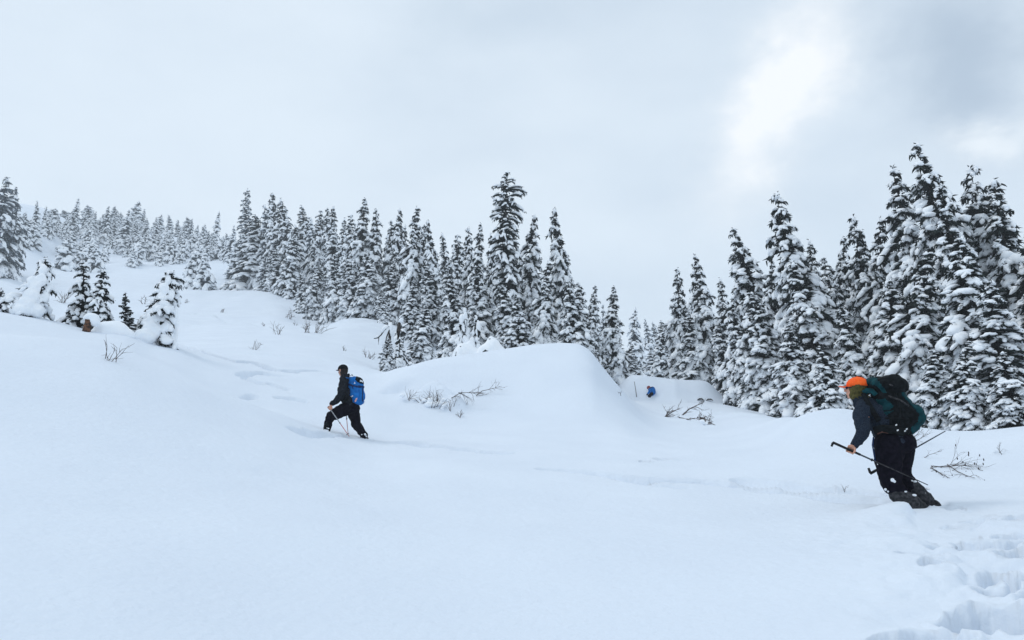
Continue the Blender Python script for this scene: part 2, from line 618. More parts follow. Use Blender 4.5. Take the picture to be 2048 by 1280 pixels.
def hole(px, py, rx, ry, ang, depth, seed, edge=.35, rim=.03):
    global _D
    p = hit(px, py)
    dx, dy = GX - p.x, GY - p.y
    m = (np.abs(dx) < 3 * rx + ry) & (np.abs(dy) < 3 * rx + ry)
    dx, dy = dx[m], dy[m]
    gx, gy = GX[m], GY[m]
    c, s = math.cos(ang), math.sin(ang)
    u, v = (dx * c + dy * s) / rx, (-dx * s + dy * c) / ry
    q = np.sqrt(u * u + v * v) + .55 * vnoise(gx, gy, 4.5, seed) + .35 * vnoise(gx, gy, 10, seed + 3) + .18 * vnoise(gx, gy, 24, seed + 4)
    t = np.clip((1 - q) / edge, 0, 1)
    t = t * t * (3 - 2 * t)
    add = -depth * t * (1 + .5 * vnoise(gx, gy, 5, seed + 5)) + rim * np.exp(-((q - 1.15) / .22) ** 2)
    _D[m] = np.minimum(_D[m], add) + np.maximum(add, 0)


# faint tracks over the middle slope
trench([(352, 688), (400, 702), (430, 712), (470, 722), (505, 724), (545, 740), (585, 744)], .22, .20, .3, 1)
trench([(585, 744), (640, 742), (690, 752)], .10, .06, .2, 2)
trench([(480, 750), (530, 746), (560, 752)], .16, .10, .4, 3)
trench([(495, 758), (520, 766)], .14, .08, .4, 4)
trench([(540, 768), (572, 778)], .14, .08, .4, 5)
trench([(490, 797), (510, 793)], .12, .06, .4, 6)
trench([(555, 795), (590, 798), (608, 802)], .12, .08, .4, 7)
trench([(390, 627), (450, 640), (530, 652)], .25, .14, .3, 8)
trench([(60, 632), (100, 638), (140, 646)], .16, .12, .3, 9)
trench([(590, 863), (612, 866), (660, 868), (705, 874), (740, 880)], .11, .07, .5, 10)
trench([(812, 884), (850, 890), (905, 896), (960, 903), (1010, 906)], .17, .13, .4, 11)
trench([(1090, 938), (1180, 945), (1290, 958), (1400, 962), (1500, 972), (1600, 985), (1700, 1000), (1780, 1006)], .16, .08, .3, 12)
trench([(1480, 958), (1560, 966), (1640, 978), (1720, 984), (1775, 990)], .13, .05, .3, 13)
trench([(1240, 955), (1300, 966), (1360, 975)], .12, .08, .4, 14)
trench([(1850, 1015), (1900, 1040), (1940, 1075), (1975, 1120), (2000, 1180), (2020, 1250), (2035, 1290)], .42, .035, .5, 15)
# post holes of the climbers in the lower right corner, and small dents elsewhere
HOLES = [
    (1975, 1225, .24, .17, .4, .34), (1935, 1212, .10, .07, .2, .20), (2008, 1170, .15, .12, .9, .26), (1990, 1135, .10, .10, .0, .18),
    (1842, 1108, .14, .10, -.5, .10), (1865, 1130, .10, .08, .3, .10), (1965, 1085, .30, .14, -.1, .17), (2030, 1100, .14, .10, .2, .15),
    (1930, 1078, .12, .10, .1, .14), (1912, 1046, .10, .08, .0, .09), (2015, 1065, .16, .10, .5, .14), (1960, 1035, .14, .10, .3, .08),
    (2055, 1075, .18, .12, .2, .14), (2060, 1150, .16, .13, 1.0, .18), (2070, 1230, .2, .16, .7, .22), (1900, 1018, .14, .08, -.2, .08),
    (1830, 1278, .26, .15, .0, .22), (1790, 1285, .12, .10, .4, .14), (1900, 1272, .12, .08, .1, .08), (2040, 1040, .18, .10, -.1, .10),
    (1325, 920, .16, .10, 0, .09), (1290, 924, .09, .07, 0, .06), (1680, 980, .16, .06, 0, .09), (1655, 977, .08, .06, 0, .06),
    (600, 866, .1, .08, 0, .06), (620, 865, .12, .1, 0, .07), (705, 874, .2, .1, 0, .10),
    (2000, 905, .10, .06, .6, .08), (2120, 1180, .2, .16, .7, .2), (2160, 1100, .2, .13, .2, .16),
]
for i, (px, py, rx, ry, an, dp) in enumerate(HOLES):
    hole(px, py, rx * 1.1, ry * 1.1, an, dp * 1.3, 40 + i * 7, edge=.32)
# trampled roughness around the boot track
_p = hit(1832, 1026)
bump_at(_p, .55, .40, 0, .10)
bump_at(hit(1790, 1020), .35, .3, 0, .05)
cp = hit(1985, 1140)
cor = np.exp(-(((GX - cp.x) / .75) ** 2 + ((GY - cp.y) / 1.9) ** 2))
_D += cor * (.08 * vnoise(GX, GY, 3.2, 21) + .05 * vnoise(GX, GY, 7.5, 22) + .022 * vnoise(GX, GY, 18, 23))
# shaded dents in the mound's foot, left of the buried bush
for i, (px, py, r, dp) in enumerate([(783, 782, .27, .17), (806, 778, .22, .15), (846, 777, .11, .08), (858, 773, .10, .08), (826, 780, .12, .07)]):
    p = hit(px, py)
    bump_at(p, r, r * .9, 0, -dp, 3.0)
for i, (px, py, r, h) in enumerate([(795, 768, .5, .16), (862, 786, .34, .30), (880, 790, .32, .28), (893, 800, .30, .24), (820, 797, .4, .10), (912, 815, .28, .32), (1345, 792, .5, .5), (1325, 796, .4, .45), (1360, 800, .6, .35), (1297, 795, .5, .12), (1395, 822, .7, .3), (1412, 834, .5, .25)]):
    p = hit(px, py)
    bump_at(p, r, r * .8, 0, h, 2.6)
Hg = Hg + _D

V = np.stack([GX, GY, Hg], -1).reshape(-1, 3)
V = np.concatenate([V, [[0, 0, Z0]]])
i = np.arange(NR - 1)[:, None] * NAT
j = np.arange(NAT)[None]
Q = np.stack([i + j, i + NAT + j, i + NAT + (j + 1) % NAT, i + (j + 1) % NAT], -1).reshape(-1, 4)
jj = np.arange(NAT)
T = np.stack([np.full(NAT, len(V) - 1), jj, (jj + 1) % NAT], -1)
ground = link('snow_ground', mesh_from('snow_ground', V, [Q, T]), M_GROUND)
tag(ground, kind='structure')


# ------------------------------------------------------------------ snow-laden conifers
def rot_z(v, a):
    c, s = math.cos(a), math.sin(a)
    return np.array([v[0] * c - v[1] * s, v[0] * s + v[1] * c, v[2]])


class Conifer:
    """one kind of tree as three meshes: trunk, crown (needles and limbs), snow"""
    def __init__(self, name, seed, H=15.0, R=2.0, gap=.55, clump=.27, thick=.17, droop=.9, snow=.9, shape=.75, per=7.5,
                 bare=None, fingers=3, spikes=11, bend=0.0, mat=None, rime=.0, base=.03, k=6, irregular=.22, spike_len=.30, drapes=.35, prof_fn=None):
        rng = np.random.default_rng(seed)
        T, C, S = Bag(), Bag(), Bag()
        self.H, self.R = H, R

        def axis(z):
            t = z / H
            return np.array([bend * H * t * t + .02 * H * math.sin(t * 5 + seed), .02 * H * math.sin(t * 4 + 2 * seed), z])
        zs = np.linspace(-.08 * H, H * .97, 12)
        sweep(T, [axis(max(z, 0)) if z >= 0 else np.array([0, 0, z]) for z in zs],
              np.maximum(.012 * H * (1 - zs / H) + .012, .012), k=6)
        tri_p, tri_d, tri_s, tri_l = [], [], [], []     # spikes: base point, direction, side, length

        def spike(p, d, ln, w):
            tri_p.append(p)
            tri_d.append(d * ln)
            s = np.cross(d, rng.normal(size=3))
            s /= np.linalg.norm(s) + 1e-6
            tri_s.append(s * w)

        z = base * H
        lobes = rng.uniform(0, 6.28, 3)
        while z < H * .985:
            t = z / H
            prof = R * ((1 - t) ** shape) * (1 - .25 * max(0, .12 - t) / .12) + .10 * clump
            n = max(3, int(round(per * (.35 + .65 * prof / R) + rng.uniform(-.7, .7))))
            if prof_fn:
                prof = R * prof_fn(t)
            if bare and bare[0] < t < bare[1]:
                n = 2 if rng.random() < .5 else 0
            ph0 = rng.uniform(0, 6.28)
            for i in range(n):
                ph = ph0 + i * 6.283 / n + rng.normal() * .28
                irr = 1 + irregular * math.sin(2 * ph + lobes[0] + t * 5) + irregular * .7 * math.sin(3 * ph + lobes[1] - t * 9)
                Lb = prof * rng.uniform(.72, 1.12) * irr
                if rng.random() < .06:
                    Lb *= 1.25
                zz = z + rng.normal() * gap * .5
                if zz > H * .985:
                    continue
                pitch0 = .35 * t - .10 - .15 * (1 - t) + rng.normal() * .10
                dr = droop * (1.0 - .45 * t) * rng.uniform(.7, 1.3)
                m = 7
                u = np.linspace(0, 1, m)
                out = u * Lb
                dz = out * math.tan(pitch0) - dr * Lb * u ** 1.9 * .55
                out = out * (1 - .16 * dr * u ** 2)
                a0 = axis(max(zz, 0))
                ca, sa = math.cos(ph), math.sin(ph)
                P = np.stack([a0[0] + out * ca, a0[1] + out * sa, a0[2] + dz], -1)
                side = np.array([-sa, ca, 0.0])
                fw = np.array([ca, sa, 0.0])
                # limb
                sweep(C, P[::2], np.linspace(.05, .012, 4) * min(1, Lb), k=3)
                sc = min(1.0, .45 + .55 * Lb / R) * (1 if t < .8 else .8)
                fl = [(P, 1.0, side, fw, .30)]
                nf = fingers if Lb > .45 * R * .5 else max(1, fingers - 1)
                for q in range(nf * 2 if Lb > .5 * R else nf):
                    sgn = 1 if (q % 2 == 0) else -1
                    st = rng.uniform(.28, .85)
                    p0 = np.array([np.interp(st, u, P[:, c]) for c in range(3)])
                    ang = sgn * rng.uniform(.28, .85)
                    fd = fw * math.cos(ang) + side * math.sin(ang)
                    fs = np.cross((0, 0, 1.0), fd)
                    fl_len = Lb * rng.uniform(.28, .5) * (1.15 - .4 * st)
                    v = np.linspace(0, 1, 5)
                    slope = (P[-1, 2] - P[-2, 2]) / max(1e-3, np.linalg.norm(P[-1, :2] - P[-2, :2]))
                    fz = v * fl_len * min(.1, .55 * slope) - dr * fl_len * .52 * v ** 1.8
                    FP = p0[None] + fd[None] * (v * fl_len * .95)[:, None] + np.array([0, 0, 1.0])[None] * fz[:, None]
                    fl.append((FP, rng.uniform(.62, .85), fs, fd, .05))
                for (FP, wsc, fs, fd, start) in fl:
                    nF = len(FP)
                    ln = np.linalg.norm(FP[-1] - FP[0])
                    # needles: dark pad plus ragged sprays
                    v = np.linspace(0, 1, nF)
                    body = np.sin(np.clip(v * .9 + .1, 0, 1) * math.pi) ** .6
                    cw = clump * wsc * sc
                    sweep(C, FP - np.array([0, 0, cw * .28]), cw * .80 * body + .01, cw * .30 * body + .01, k=4, lump=.3, rng=rng)
                    ns = max(3, int(spikes * (ln / (R * .6) * .7 + .35)))
                    for s_ in range(ns):
                        w = rng.uniform(.1, 1.0)
                        p0 = np.array([np.interp(w, v, FP[:, c]) for c in range(3)])
                        sg = rng.choice((-1, 1))
                        d = fs * sg * rng.uniform(.35, 1.1) + fd * rng.uniform(.1, .9) + np.array([0, 0, rng.uniform(-1.1, .10)])
                        if w > .85:
                            d = d * .5 + fd * .8
                        d /= np.linalg.norm(d)
                        spike(p0 + fs * sg * cw * .35 - np.array([0, 0, cw * .12]), d, spike_len * rng.uniform(.6, 1.25) * (.5 + .5 * sc), spike_len * .11)
                    for s_ in range(3):
                        d = fs * rng.normal() * .5 + fd * rng.uniform(.1, .6) + np.array([0, 0, -1.0])
                        d /= np.linalg.norm(d)
                        spike(FP[-1] + fs * rng.normal() * cw * .6, d, spike_len * rng.uniform(.6, 1.1), spike_len * .13)
                    # snow pillow
                    if rng.random() < snow:
                        v0 = start if start > .1 else rng.uniform(.0, .2)
                        v1 = rng.uniform(.84, 1.0)
                        vv = np.linspace(v0, v1, 6)
                        SP = np.stack([np.interp(vv, v, FP[:, c]) for c in range(3)], -1)
                        b = np.array([.30, .66, .95, 1.12, 1.05, .60]) * rng.uniform(.82, 1.18, 6)
                        hh = thick * wsc * sc * b * rng.uniform(.75, 1.25)
                        SP[:, 2] += hh * .35
                        sweep(S, SP, cw * b * rng.uniform(.75, 1.2), hh, k=k, flat=.55, lump=.13, rng=rng, endcap=cw * .22)
                        if rng.random() < drapes * (1 - .5 * t):       # pads that hang down over the edge
                            w = rng.uniform(.5, .95)
                            p0 = np.array([np.interp(w, v, FP[:, c]) for c in range(3)])
                            sg = rng.choice((-1, 1))
                            dd = fs * sg * .5 + fd * .25 + np.array([0, 0, -1.0])
                            dl = cw * rng.uniform(1.4, 2.4)
                            DP = p0[None] + fs[None] * sg * cw * .6 + dd[None] * (np.linspace(0, 1, 4) * dl)[:, None]
                            sweep(S, DP, cw * np.array([.5, .62, .5, .22]), thick * .7 * np.array([.5, .7, .55, .25]), k=k, up=fs * sg, lump=.15, rng=rng, endcap=.04)
            z += gap * (.75 + .25 * (1 - t)) * rng.uniform(.85, 1.15)
        # inner dead twigs that darken the heart of the crown
        for _ in range(int(900 * min(1, H / 12) * (spikes / 11))):
            t = rng.uniform(.02, .93)
            ph = rng.uniform(0, 6.283)
            rr = R * (1 - t) ** shape
            a0 = axis(t * H)
            r0 = rr * rng.uniform(.0, .55)
            d = np.array([math.cos(ph), math.sin(ph), rng.uniform(-.9, .1)])
            d /= np.linalg.norm(d)
            p0 = a0 + np.array([math.cos(ph + rng.normal() * .6), math.sin(ph + rng.normal() * .6), 0]) * r0
            spike(p0, d, rr * rng.uniform(.18, .45), .03 + .035 * rr)
        # leader
        tp = axis(H * .96)
        sweep(S, [tp, tp + (0.02, 0, H * .02), tp + (.03, 0, H * .035)], [.10 * clump / .27, .09 * clump / .27, .03], k=5, lump=.2, rng=rng)
        for _ in range(14):
            d = np.array([rng.normal() * .7, rng.normal() * .7, rng.uniform(-.2, 1.0)])
            d /= np.linalg.norm(d)
            spike(tp + (0, 0, rng.uniform(-.02, .035) * H), d, spike_len * .7, spike_len * .1)
        if tri_p:
            p, d, s = np.array(tri_p), np.array(tri_d), np.array(tri_s)
            drop = np.zeros_like(p)
            drop[:, 2] = -.12 * np.linalg.norm(d, axis=1)
            nS = len(p)
            VV = np.stack([p - s, p + s, p + d * .55 + s * .9, p + d * .55 - s * .9, p + d + drop], 1).reshape(-1, 3)
            b = np.arange(nS)[:, None] * 5
            C.add(VV, b + np.array([[0, 1, 2, 3]]), b + np.array([[3, 2, 4]]))
        self.trunk = T.mesh('trunk')
        self.crown = C.mesh('crown', smooth=False)
        self.snow = S.mesh('snow')
        self.trunk.materials.append(M_BARK)
        self.crown.materials.append(mat or M_NEEDLE)
        self.snow.materials.append(M_SNOW)
        self.tris = sum(len(m.loops) - 2 * len(m.polygons) for m in (self.trunk, self.crown, self.snow))
        self.name = name

    def place(self, name, top, base_px, d, width, label, group, cat='tree', rz=0.0, sink=.0, flip=1):
        """top: pixel of the tip; base_px: pixel column of the foot; d: metres away; width: crown width in pixels"""
        tw = at(top[0], top[1], d)
        row = 760.0
        for _ in range(5):
            bx = at(base_px, row, d)
            g = gheight(bx.x, bx.y) - sink
            f_ = bx.y * math.cos(PITCH) + g * math.sin(PITCH)
            row = 640 - FOC * (g * math.cos(PITCH) - bx.y * math.sin(PITCH)) / f_
        base = Vector((bx.x, bx.y, g))
        axis = tw - base
        h = axis.length
        if h < 4 and d > 90:
            print('SHORT', label, h)
        sz = h / self.H
        sx = (width / FOC * d / 2) / self.R
        q = Vector((0, 0, 1)).rotation_difference(axis.normalized())
        o = empty(name, base, label, cat, group)
        o.rotation_mode = 'QUATERNION'
        o.rotation_quaternion = q @ Matrix.Rotation(rz, 3, 'Z').to_quaternion()
        o.scale = (sx, sx, sz)
        link('trunk', self.trunk, parent=o)
        link('crown', self.crown, parent=o)
        s = link('snow', self.snow, parent=o)
        s['kind'] = 'stuff'
        return o


# prototypes, sizes in metres
import time as _t
_t0 = _t.time()
BIG = [Conifer('big', s, H=16, R=2.1, gap=.60, clump=.37, thick=.25, droop=1.5, shape=sh, per=6.3, fingers=2, irregular=.24, snow=.96, drapes=.55, spike_len=.36)
       for s, sh in ((11, .62), (12, .72), (13, .66), (14, .8), (15, .7))]
MID = [Conifer('mid', s, H=15, R=1.9, gap=.55, clump=.34, thick=.22, droop=1.25, shape=sh, per=6, fingers=2, spikes=9, irregular=.2, snow=.97, drapes=.5)
       for s, sh in ((21, .62), (22, .74), (23, .68), (24, .58))]
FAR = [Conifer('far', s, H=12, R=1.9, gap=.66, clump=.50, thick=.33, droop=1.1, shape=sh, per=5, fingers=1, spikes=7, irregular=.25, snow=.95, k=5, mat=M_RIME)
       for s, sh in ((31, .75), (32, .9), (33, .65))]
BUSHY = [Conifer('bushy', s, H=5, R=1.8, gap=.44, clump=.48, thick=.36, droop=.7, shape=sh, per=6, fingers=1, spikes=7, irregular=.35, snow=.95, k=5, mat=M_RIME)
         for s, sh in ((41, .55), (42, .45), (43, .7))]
print('protos', _t.time() - _t0, [p.tris for p in BIG + MID + FAR + BUSHY])

_rr = random.Random(5)
# (tip x, tip y, foot x, metres, width px, prototype, label)
GR = 'tall snow-laden conifers on the right'
RIGHT = [
    (1352, 535, 1368, 60, 88, BIG[3], 'slim snowy fir at the left end of the right-hand conifer group'),
    (1386, 505, 1415, 57, 100, BIG[1], 'second snowy fir from the left end of the right-hand group, narrow pointed tip'),
    (1440, 556, 1452, 55, 78, MID[1], 'short slender fir tucked against the right side of a taller pointed fir'),
    (1467, 451, 1520, 48, 135, BIG[0], 'tall snowy fir leaning left with ragged tip, left of the tallest leaning spire'),
    (1548, 520, 1552, 47, 95, MID[2], 'lower fir in the gap between two tall leaning snowy firs'),
    (1565, 384, 1648, 45, 165, BIG[2], 'tall leaning fir with side branches sticking out left near its tip'),
    (1656, 510, 1690, 47, 95, MID[3], 'small pale-tipped fir beside the tall fir with protruding side branches'),
    (1704, 430, 1742, 46, 125, BIG[3], 'dense fir with knobbly snow lump below its tip, mid right group'),
    (1752, 432, 1792, 45, 125, BIG[4], 'blunt-topped snowy fir just left of a much taller leaning spire'),
    (1776, 328, 1858, 43, 165, BIG[1], 'tall leaning spire with thin open crown, left of the tallest tree'),
    (1833, 279, 1925, 41, 175, BIG[0], 'tallest fir of the right group with a narrow snow-clotted spire'),
    (1886, 362, 1950, 39, 150, BIG[3], 'thick snowy fir rising against the right flank of the tallest spire'),
    (1932, 325, 2010, 42, 170, BIG[2], 'tall leaning fir right of the tallest spire, dark gap under its tip'),
    (2002, 350, 2075, 41, 160, BIG[4], 'tall leaning fir at the right edge of the photo with narrow tip'),
    (2050, 400, 2130, 38, 170, BIG[1], 'snowy fir cut off by the right edge of the photo'),
    (1505, 585, 1530, 42, 125, BIG[4], 'broad low fir with draping snow in front of the leaning ragged-tipped fir'),
    (1597, 520, 1640, 40, 150, BIG[1], 'broad snow-draped fir in front row above the low snow ridge'),
    (1683, 600, 1705, 39, 120, BIG[3], 'shorter front-row fir above the orange-capped climber'),
    (1762, 560, 1790, 38, 140, BIG[2], 'front-row fir directly behind the green and black backpack'),
    (1838, 500, 1870, 36, 160, BIG[4], 'wide front-row fir with dark gaps, right of the green backpack'),
    (1915, 470, 1965, 34, 170, BIG[0], 'wide front-row fir with hanging snow pads below the tallest spire'),
    (1990, 560, 2035, 32, 170, BIG[1], 'broad low fir with heavy snow pads in front row at right edge'),
    (1445, 640, 1458, 52, 90, BIG[2], 'low fir rising behind the right end of the far snow bank'),
    (1385, 625, 1385, 56, 90, MID[3], 'low fir rising behind the middle of the far snow bank'),
    (1575, 640, 1600, 36, 120, BIG[3], 'short fir with fanned drooping boughs at the dip in the snow ridge'),
    (1860, 700, 1880, 30, 100, BIG[2], 'small fir whose snowy boughs touch the snow right of the backpack'),
    (1640, 690, 1655, 33, 90, BIG[0], 'small snow-buried fir just left of the orange cap'),
    (1935, 680, 1950, 29, 110, BIG[3], 'small snow-heaped fir above the end of the raised pole'),
    (2015, 700, 2035, 28, 110, BIG[4], 'lowest snow-heaped fir on the right edge, touching the snow crest'),
    (1410, 560, 1428, 60, 70, MID[0], 'thin dark fir hidden between two slim pointed firs of the right-hand group'),
    (1500, 540, 1535, 52, 85, MID[3], 'fir filling the notch right of the ragged-tipped leaning fir'),
    (1612, 480, 1668, 50, 95, MID[1], 'fir behind the right shoulder of the fir with protruding branches'),
    (1632, 545, 1670, 46, 90, BIG[4], 'low dark fir under the small pale-tipped fir'),
    (1682, 470, 1722, 50, 90, MID[0], 'slim fir left of the dense fir with a knobbly snow lump'),
    (1728, 455, 1768, 49, 90, MID[2], 'slim fir squeezed between the knobbly and the blunt-topped firs'),
    (1808, 420, 1880, 46, 110, MID[1], 'slim fir showing between the open-crowned spire and the tallest spire'),
    (1868, 420, 1945, 45, 110, MID[3], 'dark fir behind the gap right of the tallest spire'),
    (1968, 420, 2050, 44, 120, MID[0], 'dark fir behind the gap between the two rightmost tall spires'),
    (1470, 600, 1495, 47, 85, BIG[2], 'low snowy fir at the foot of the ragged-tipped leaning fir'),
    (1320, 640, 1325, 75, 60, MID[2], 'thin fir in the gap left of the right-hand group'),
]
for tx, ty, bx, d, w, pr, lab in RIGHT:
    pr.place('snowy_fir', (tx, ty), bx, d, w * .97, lab, GR, rz=_rr.uniform(0, 6.28))

GC = 'snowy conifers in the middle stand'
CENTRE = [
    (531, 408, 527, 132, 60, FAR[0], 'frosty fir just right of the lone slender spire'),
    (549, 384, 552, 128, 62, MID[0], 'tallest frosty fir in the left part of the middle stand'),
    (560, 393, 568, 124, 60, MID[1], 'frosty fir tight against the right of the tallest one in its clump'),
    (569, 400, 578, 120, 60, MID[3], 'frosty fir with forked dark tip at right of its clump'),
    (599, 409, 603, 125, 66, MID[2], 'frosty fir with a rounded shoulder standing alone over the dark hollow'),
    (585, 450, 585, 110, 62, MID[1], 'mid-height fir below the two forked frosty tips'),
    (623, 434, 622, 118, 46, FAR[2], 'thin pale fir in the gap behind the rounded-shoulder fir'),
    (637, 420, 637, 112, 52, MID[3], 'frosty fir left of the gap, paired with a slightly taller one'),
    (651, 414, 650, 112, 46, MID[0], 'thin frosty spire between two wider frosty firs'),
    (670, 411, 671, 108, 62, MID[2], 'broad-tipped frosty fir left of the tall dark-edged spire'),
    (688, 433, 688, 106, 46, MID[1], 'small frosty tip just left of the dark knobbly spire'),
    (706, 429, 704, 100, 52, MID[3], 'half-hidden fir on the left flank of the dark knobbly spire'),
    (727, 395, 733, 92, 88, BIG[3], 'tall dark knobbly spire between the frosty and the dark firs'),
    (748, 418, 757, 92, 66, BIG[1], 'twin-tipped dark fir right of the knobbly spire'),
    (777, 441, 780, 92, 62, BIG[2], 'rounded dark fir between two pointed spires of the middle stand'),
    (799, 417, 803, 86, 62, BIG[0], 'slim pointed dark fir left of the flat-topped tall fir'),
    (813, 448, 812, 88, 50, MID[2], 'small fir tip hidden left of the flat-topped tall fir'),
    (829, 410, 832, 76, 78, BIG[4], 'tall dark fir with blunt flat top'),
    (844, 447, 848, 78, 54, MID[0], 'narrow fir close on the right of the blunt-topped fir'),
    (860, 438, 864, 74, 66, BIG[1], 'pointed fir second right of the blunt-topped fir'),
    (888, 466, 890, 84, 60, MID[1], 'pale fir with broad feathery tip, middle stand'),
    (912, 466, 910, 78, 60, MID[3], 'thin-tipped fir left of the bushy double-crowned fir'),
    (941, 455, 943, 64, 66, BIG[2], 'left crown of the bushy pair left of the tallest middle tree'),
    (959, 445, 960, 62, 74, BIG[3], 'right crown of the bushy pair left of the tallest middle tree'),
    (981, 462, 985, 66, 54, MID[2], 'thin dark fir tip right behind the bushy pair'),
    (1066, 428, 1070, 58, 90, BIG[0], 'dark fir just right of the tallest open-crowned tree'),
    (1115, 413, 1125, 60, 92, BIG[1], 'tall pointed fir at the right end of the middle stand'),
    (1092, 520, 1095, 54, 80, BIG[4], 'shorter fir between the two pointed firs above the big mound'),
    (1154, 566, 1165, 60, 66, BIG[2], 'fir stepping down right of the last tall pointed one'),
    (1186, 569, 1192, 72, 50, MID[0], 'thin fir with a bare leader above the mound slope'),
    (1204, 608, 1206, 80, 44, FAR[1], 'pale small fir behind two thin-tipped firs above the mound'),
    (1225, 571, 1238, 56, 82, BIG[3], 'dark fir with curled tip standing over the mound foot'),
    (1270, 614, 1276, 92, 42, FAR[2], 'hazy slim fir right of the curled-tip fir'),
    (1292, 637, 1294, 135, 26, FAR[0], 'small hazy fir in the bright gap between the two stands'),
    (1306, 643, 1308, 140, 26, FAR[2], 'small hazy fir, middle of three in the bright gap'),
    (1320, 668, 1319, 130, 26, FAR[1], 'lowest hazy fir of three in the bright gap'),
    (1262, 690, 1265, 70, 60, BIG[0], 'low snow-smothered fir between mound and far snow bank'),
    (1300, 700, 1302, 84, 52, FAR[0], 'low frosted fir behind the left end of the far snow bank'),
    (1175, 640, 1185, 50, 66, BIG[4], 'low fir partly hidden behind the sloping shoulder of the big mound'),
    # front rows
    (604, 546, 602, 98, 40, MID[1], 'small white fir in front of the dark hollow'),
    (638, 530, 632, 90, 52, BIG[0], 'snow-coated fir at the left start of the front row'),
    (668, 506, 664, 86, 62, BIG[1], 'snow-coated cone-shaped fir second in the front row'),
    (700, 520, 702, 84, 66, BIG[2], 'dark based fir left of the very snowy front cone'),
    (731, 505, 733, 80, 70, BIG[0], 'very snowy cone-shaped fir in the front row below the dark spire'),
    (785, 520, 790, 78, 70, BIG[3], 'dark full fir in the front row left of the blunt-topped one'),
    (765, 578, 766, 70, 36, MID[3], 'tiny white fir on the snow below the front row'),
    (856, 533, 855, 62, 78, BIG[4], 'snowy front-row fir below the blunt-topped tall fir'),
    (822, 560, 828, 60, 62, MID[0], 'dark narrow fir behind the near snow-covered fir'),
    (845, 610, 842, 46, 72, BIG[2], 'near snow-covered fir right of the broken snag'),
    (901, 555, 905, 52, 84, BIG[1], 'front-row fir left of the snow hooded boulders'),
    (895, 520, 897, 62, 70, BIG[3], 'second-row fir left of the snow hooded boulders'),
    (955, 530, 962, 55, 84, BIG[0], 'second-row fir above the snow hooded boulders'),
    (1002, 560, 1008, 50, 100, BIG[3], 'broad front fir with shelves of snow beneath the tallest middle tree'),
    (1040, 590, 1048, 46, 84, BIG[1], 'front fir with drooping snow tongues right of the boulders'),
    (1135, 560, 1142, 48, 86, BIG[0], 'front fir leaning over the crest of the big mound'),
    (504, 428, 500, 135, 96, MID[2], 'wide bushy frosted fir at the left foot of the middle stand'),
    (478, 470, 474, 150, 50, FAR[0], 'pale fir left of the wide bushy frosted one'),
    (555, 500, 553, 118, 56, BIG[2], 'snowy lower fir beside the wide bushy frosted fir'),
    (572, 540, 570, 112, 44, MID[3], 'small snowy fir above the soft snow shoulder'),
    (530, 520, 532, 122, 50, FAR[1], 'small pale fir between the bushy frosted fir and its neighbour'),
]
for tx, ty, bx, d, w, pr, lab in CENTRE:
    pr.place('snowy_fir', (tx, ty), bx, d, w * 1.08, lab, GC, rz=_rr.uniform(0, 6.28))

# one-off trees
SPIRE = Conifer('spire', 51, H=16, R=1.3, gap=.48, clump=.24, thick=.15, droop=.6, shape=.5, per=5, fingers=1, spikes=9, bare=(.60, .66), mat=M_RIME)
SPIRE.place('snowy_fir', (495, 378), 487, 140, 40, 'lone slender spire with a thin waist, left end of middle stand', GC, rz=1)
OPEN = Conifer('open', 52, H=17, R=2.0, gap=.50, clump=.27, thick=.17, droop=.9, shape=.34, per=7, fingers=1, spikes=10, snow=.95, bare=(.70, .765), irregular=.22, spike_len=.26,
               prof_fn=lambda t: (1.0 - .32 * t / .7) if t < .7 else max(.12, .74 * (1 - ((t - .83) / .19) ** 2)) if t < .985 else .1)
OPEN.place('snowy_fir', (1015, 340), 1018, 56, 90, 'tallest middle tree with an open rounded crown and bare neck', GC, rz=.6)

GL = 'small snow-plastered conifers on the left'
LAYER = Conifer('layered', 53, H=18, R=4.6, gap=1.15, clump=.62, thick=.36, droop=.95, shape=.75, per=6.5, fingers=2, spikes=11, snow=.97, irregular=.15, spike_len=.75, drapes=.15, mat=M_RIME)
LAYER.place('snowy_fir', (12, 352), -10, 140, 98, 'layered dark conifer cut off by the left edge of the photo', GL, rz=1.3)
LAYER.place('snowy_fir', (34, 374), 8, 148, 64, 'shorter layered conifer just right of the one on the left edge', GL, rz=4.1)
LADEN = Conifer('laden', 54, H=2.5, R=.72, gap=.22, clump=.15, thick=.12, droop=.95, shape=.62, per=6, fingers=2, spikes=8, snow=1.0, irregular=.25, spike_len=.13, drapes=.5, bend=0, base=.02)
LADEN2 = Conifer('laden', 55, H=2.3, R=.62, gap=.22, clump=.14, thick=.12, droop=.9, shape=.7, per=5.5, fingers=2, spikes=8, snow=1.0, irregular=.3, spike_len=.12, drapes=.5, bend=0, base=.02)
T_BENT = LADEN.place('snow_laden_fir', (345, 543), 308, 24.3, 98, 'large snow-smothered little fir bent right, beside the thin sapling', GL, rz=0)
T_CAP = LADEN2.place('snow_laden_fir', (92, 514), 55, 24.7, 72, 'snow-smothered little fir with drooping cap near the left edge', GL, rz=.3)
LADEN2.place('snow_laden_fir', (4, 576), -6, 24.6, 30, 'fragment of a snowy little fir on the left edge of the photo', GL, rz=2.2)
TWIN = Conifer('twin', 56, H=2.6, R=.70, gap=.22, clump=.125, thick=.10, droop=.75, shape=.8, per=7, fingers=1, spikes=10, snow=.98, irregular=.25, spike_len=.12, drapes=.3)
TWIN.place('snow_laden_fir', (170, 520), 158, 25.2, 66, 'left one of two small firs above the broken stump', GL, rz=.5)
TWIN.place('snow_laden_fir', (203, 538), 200, 24.6, 66, 'denser right one of two small firs above the broken stump', GL, rz=3.6)
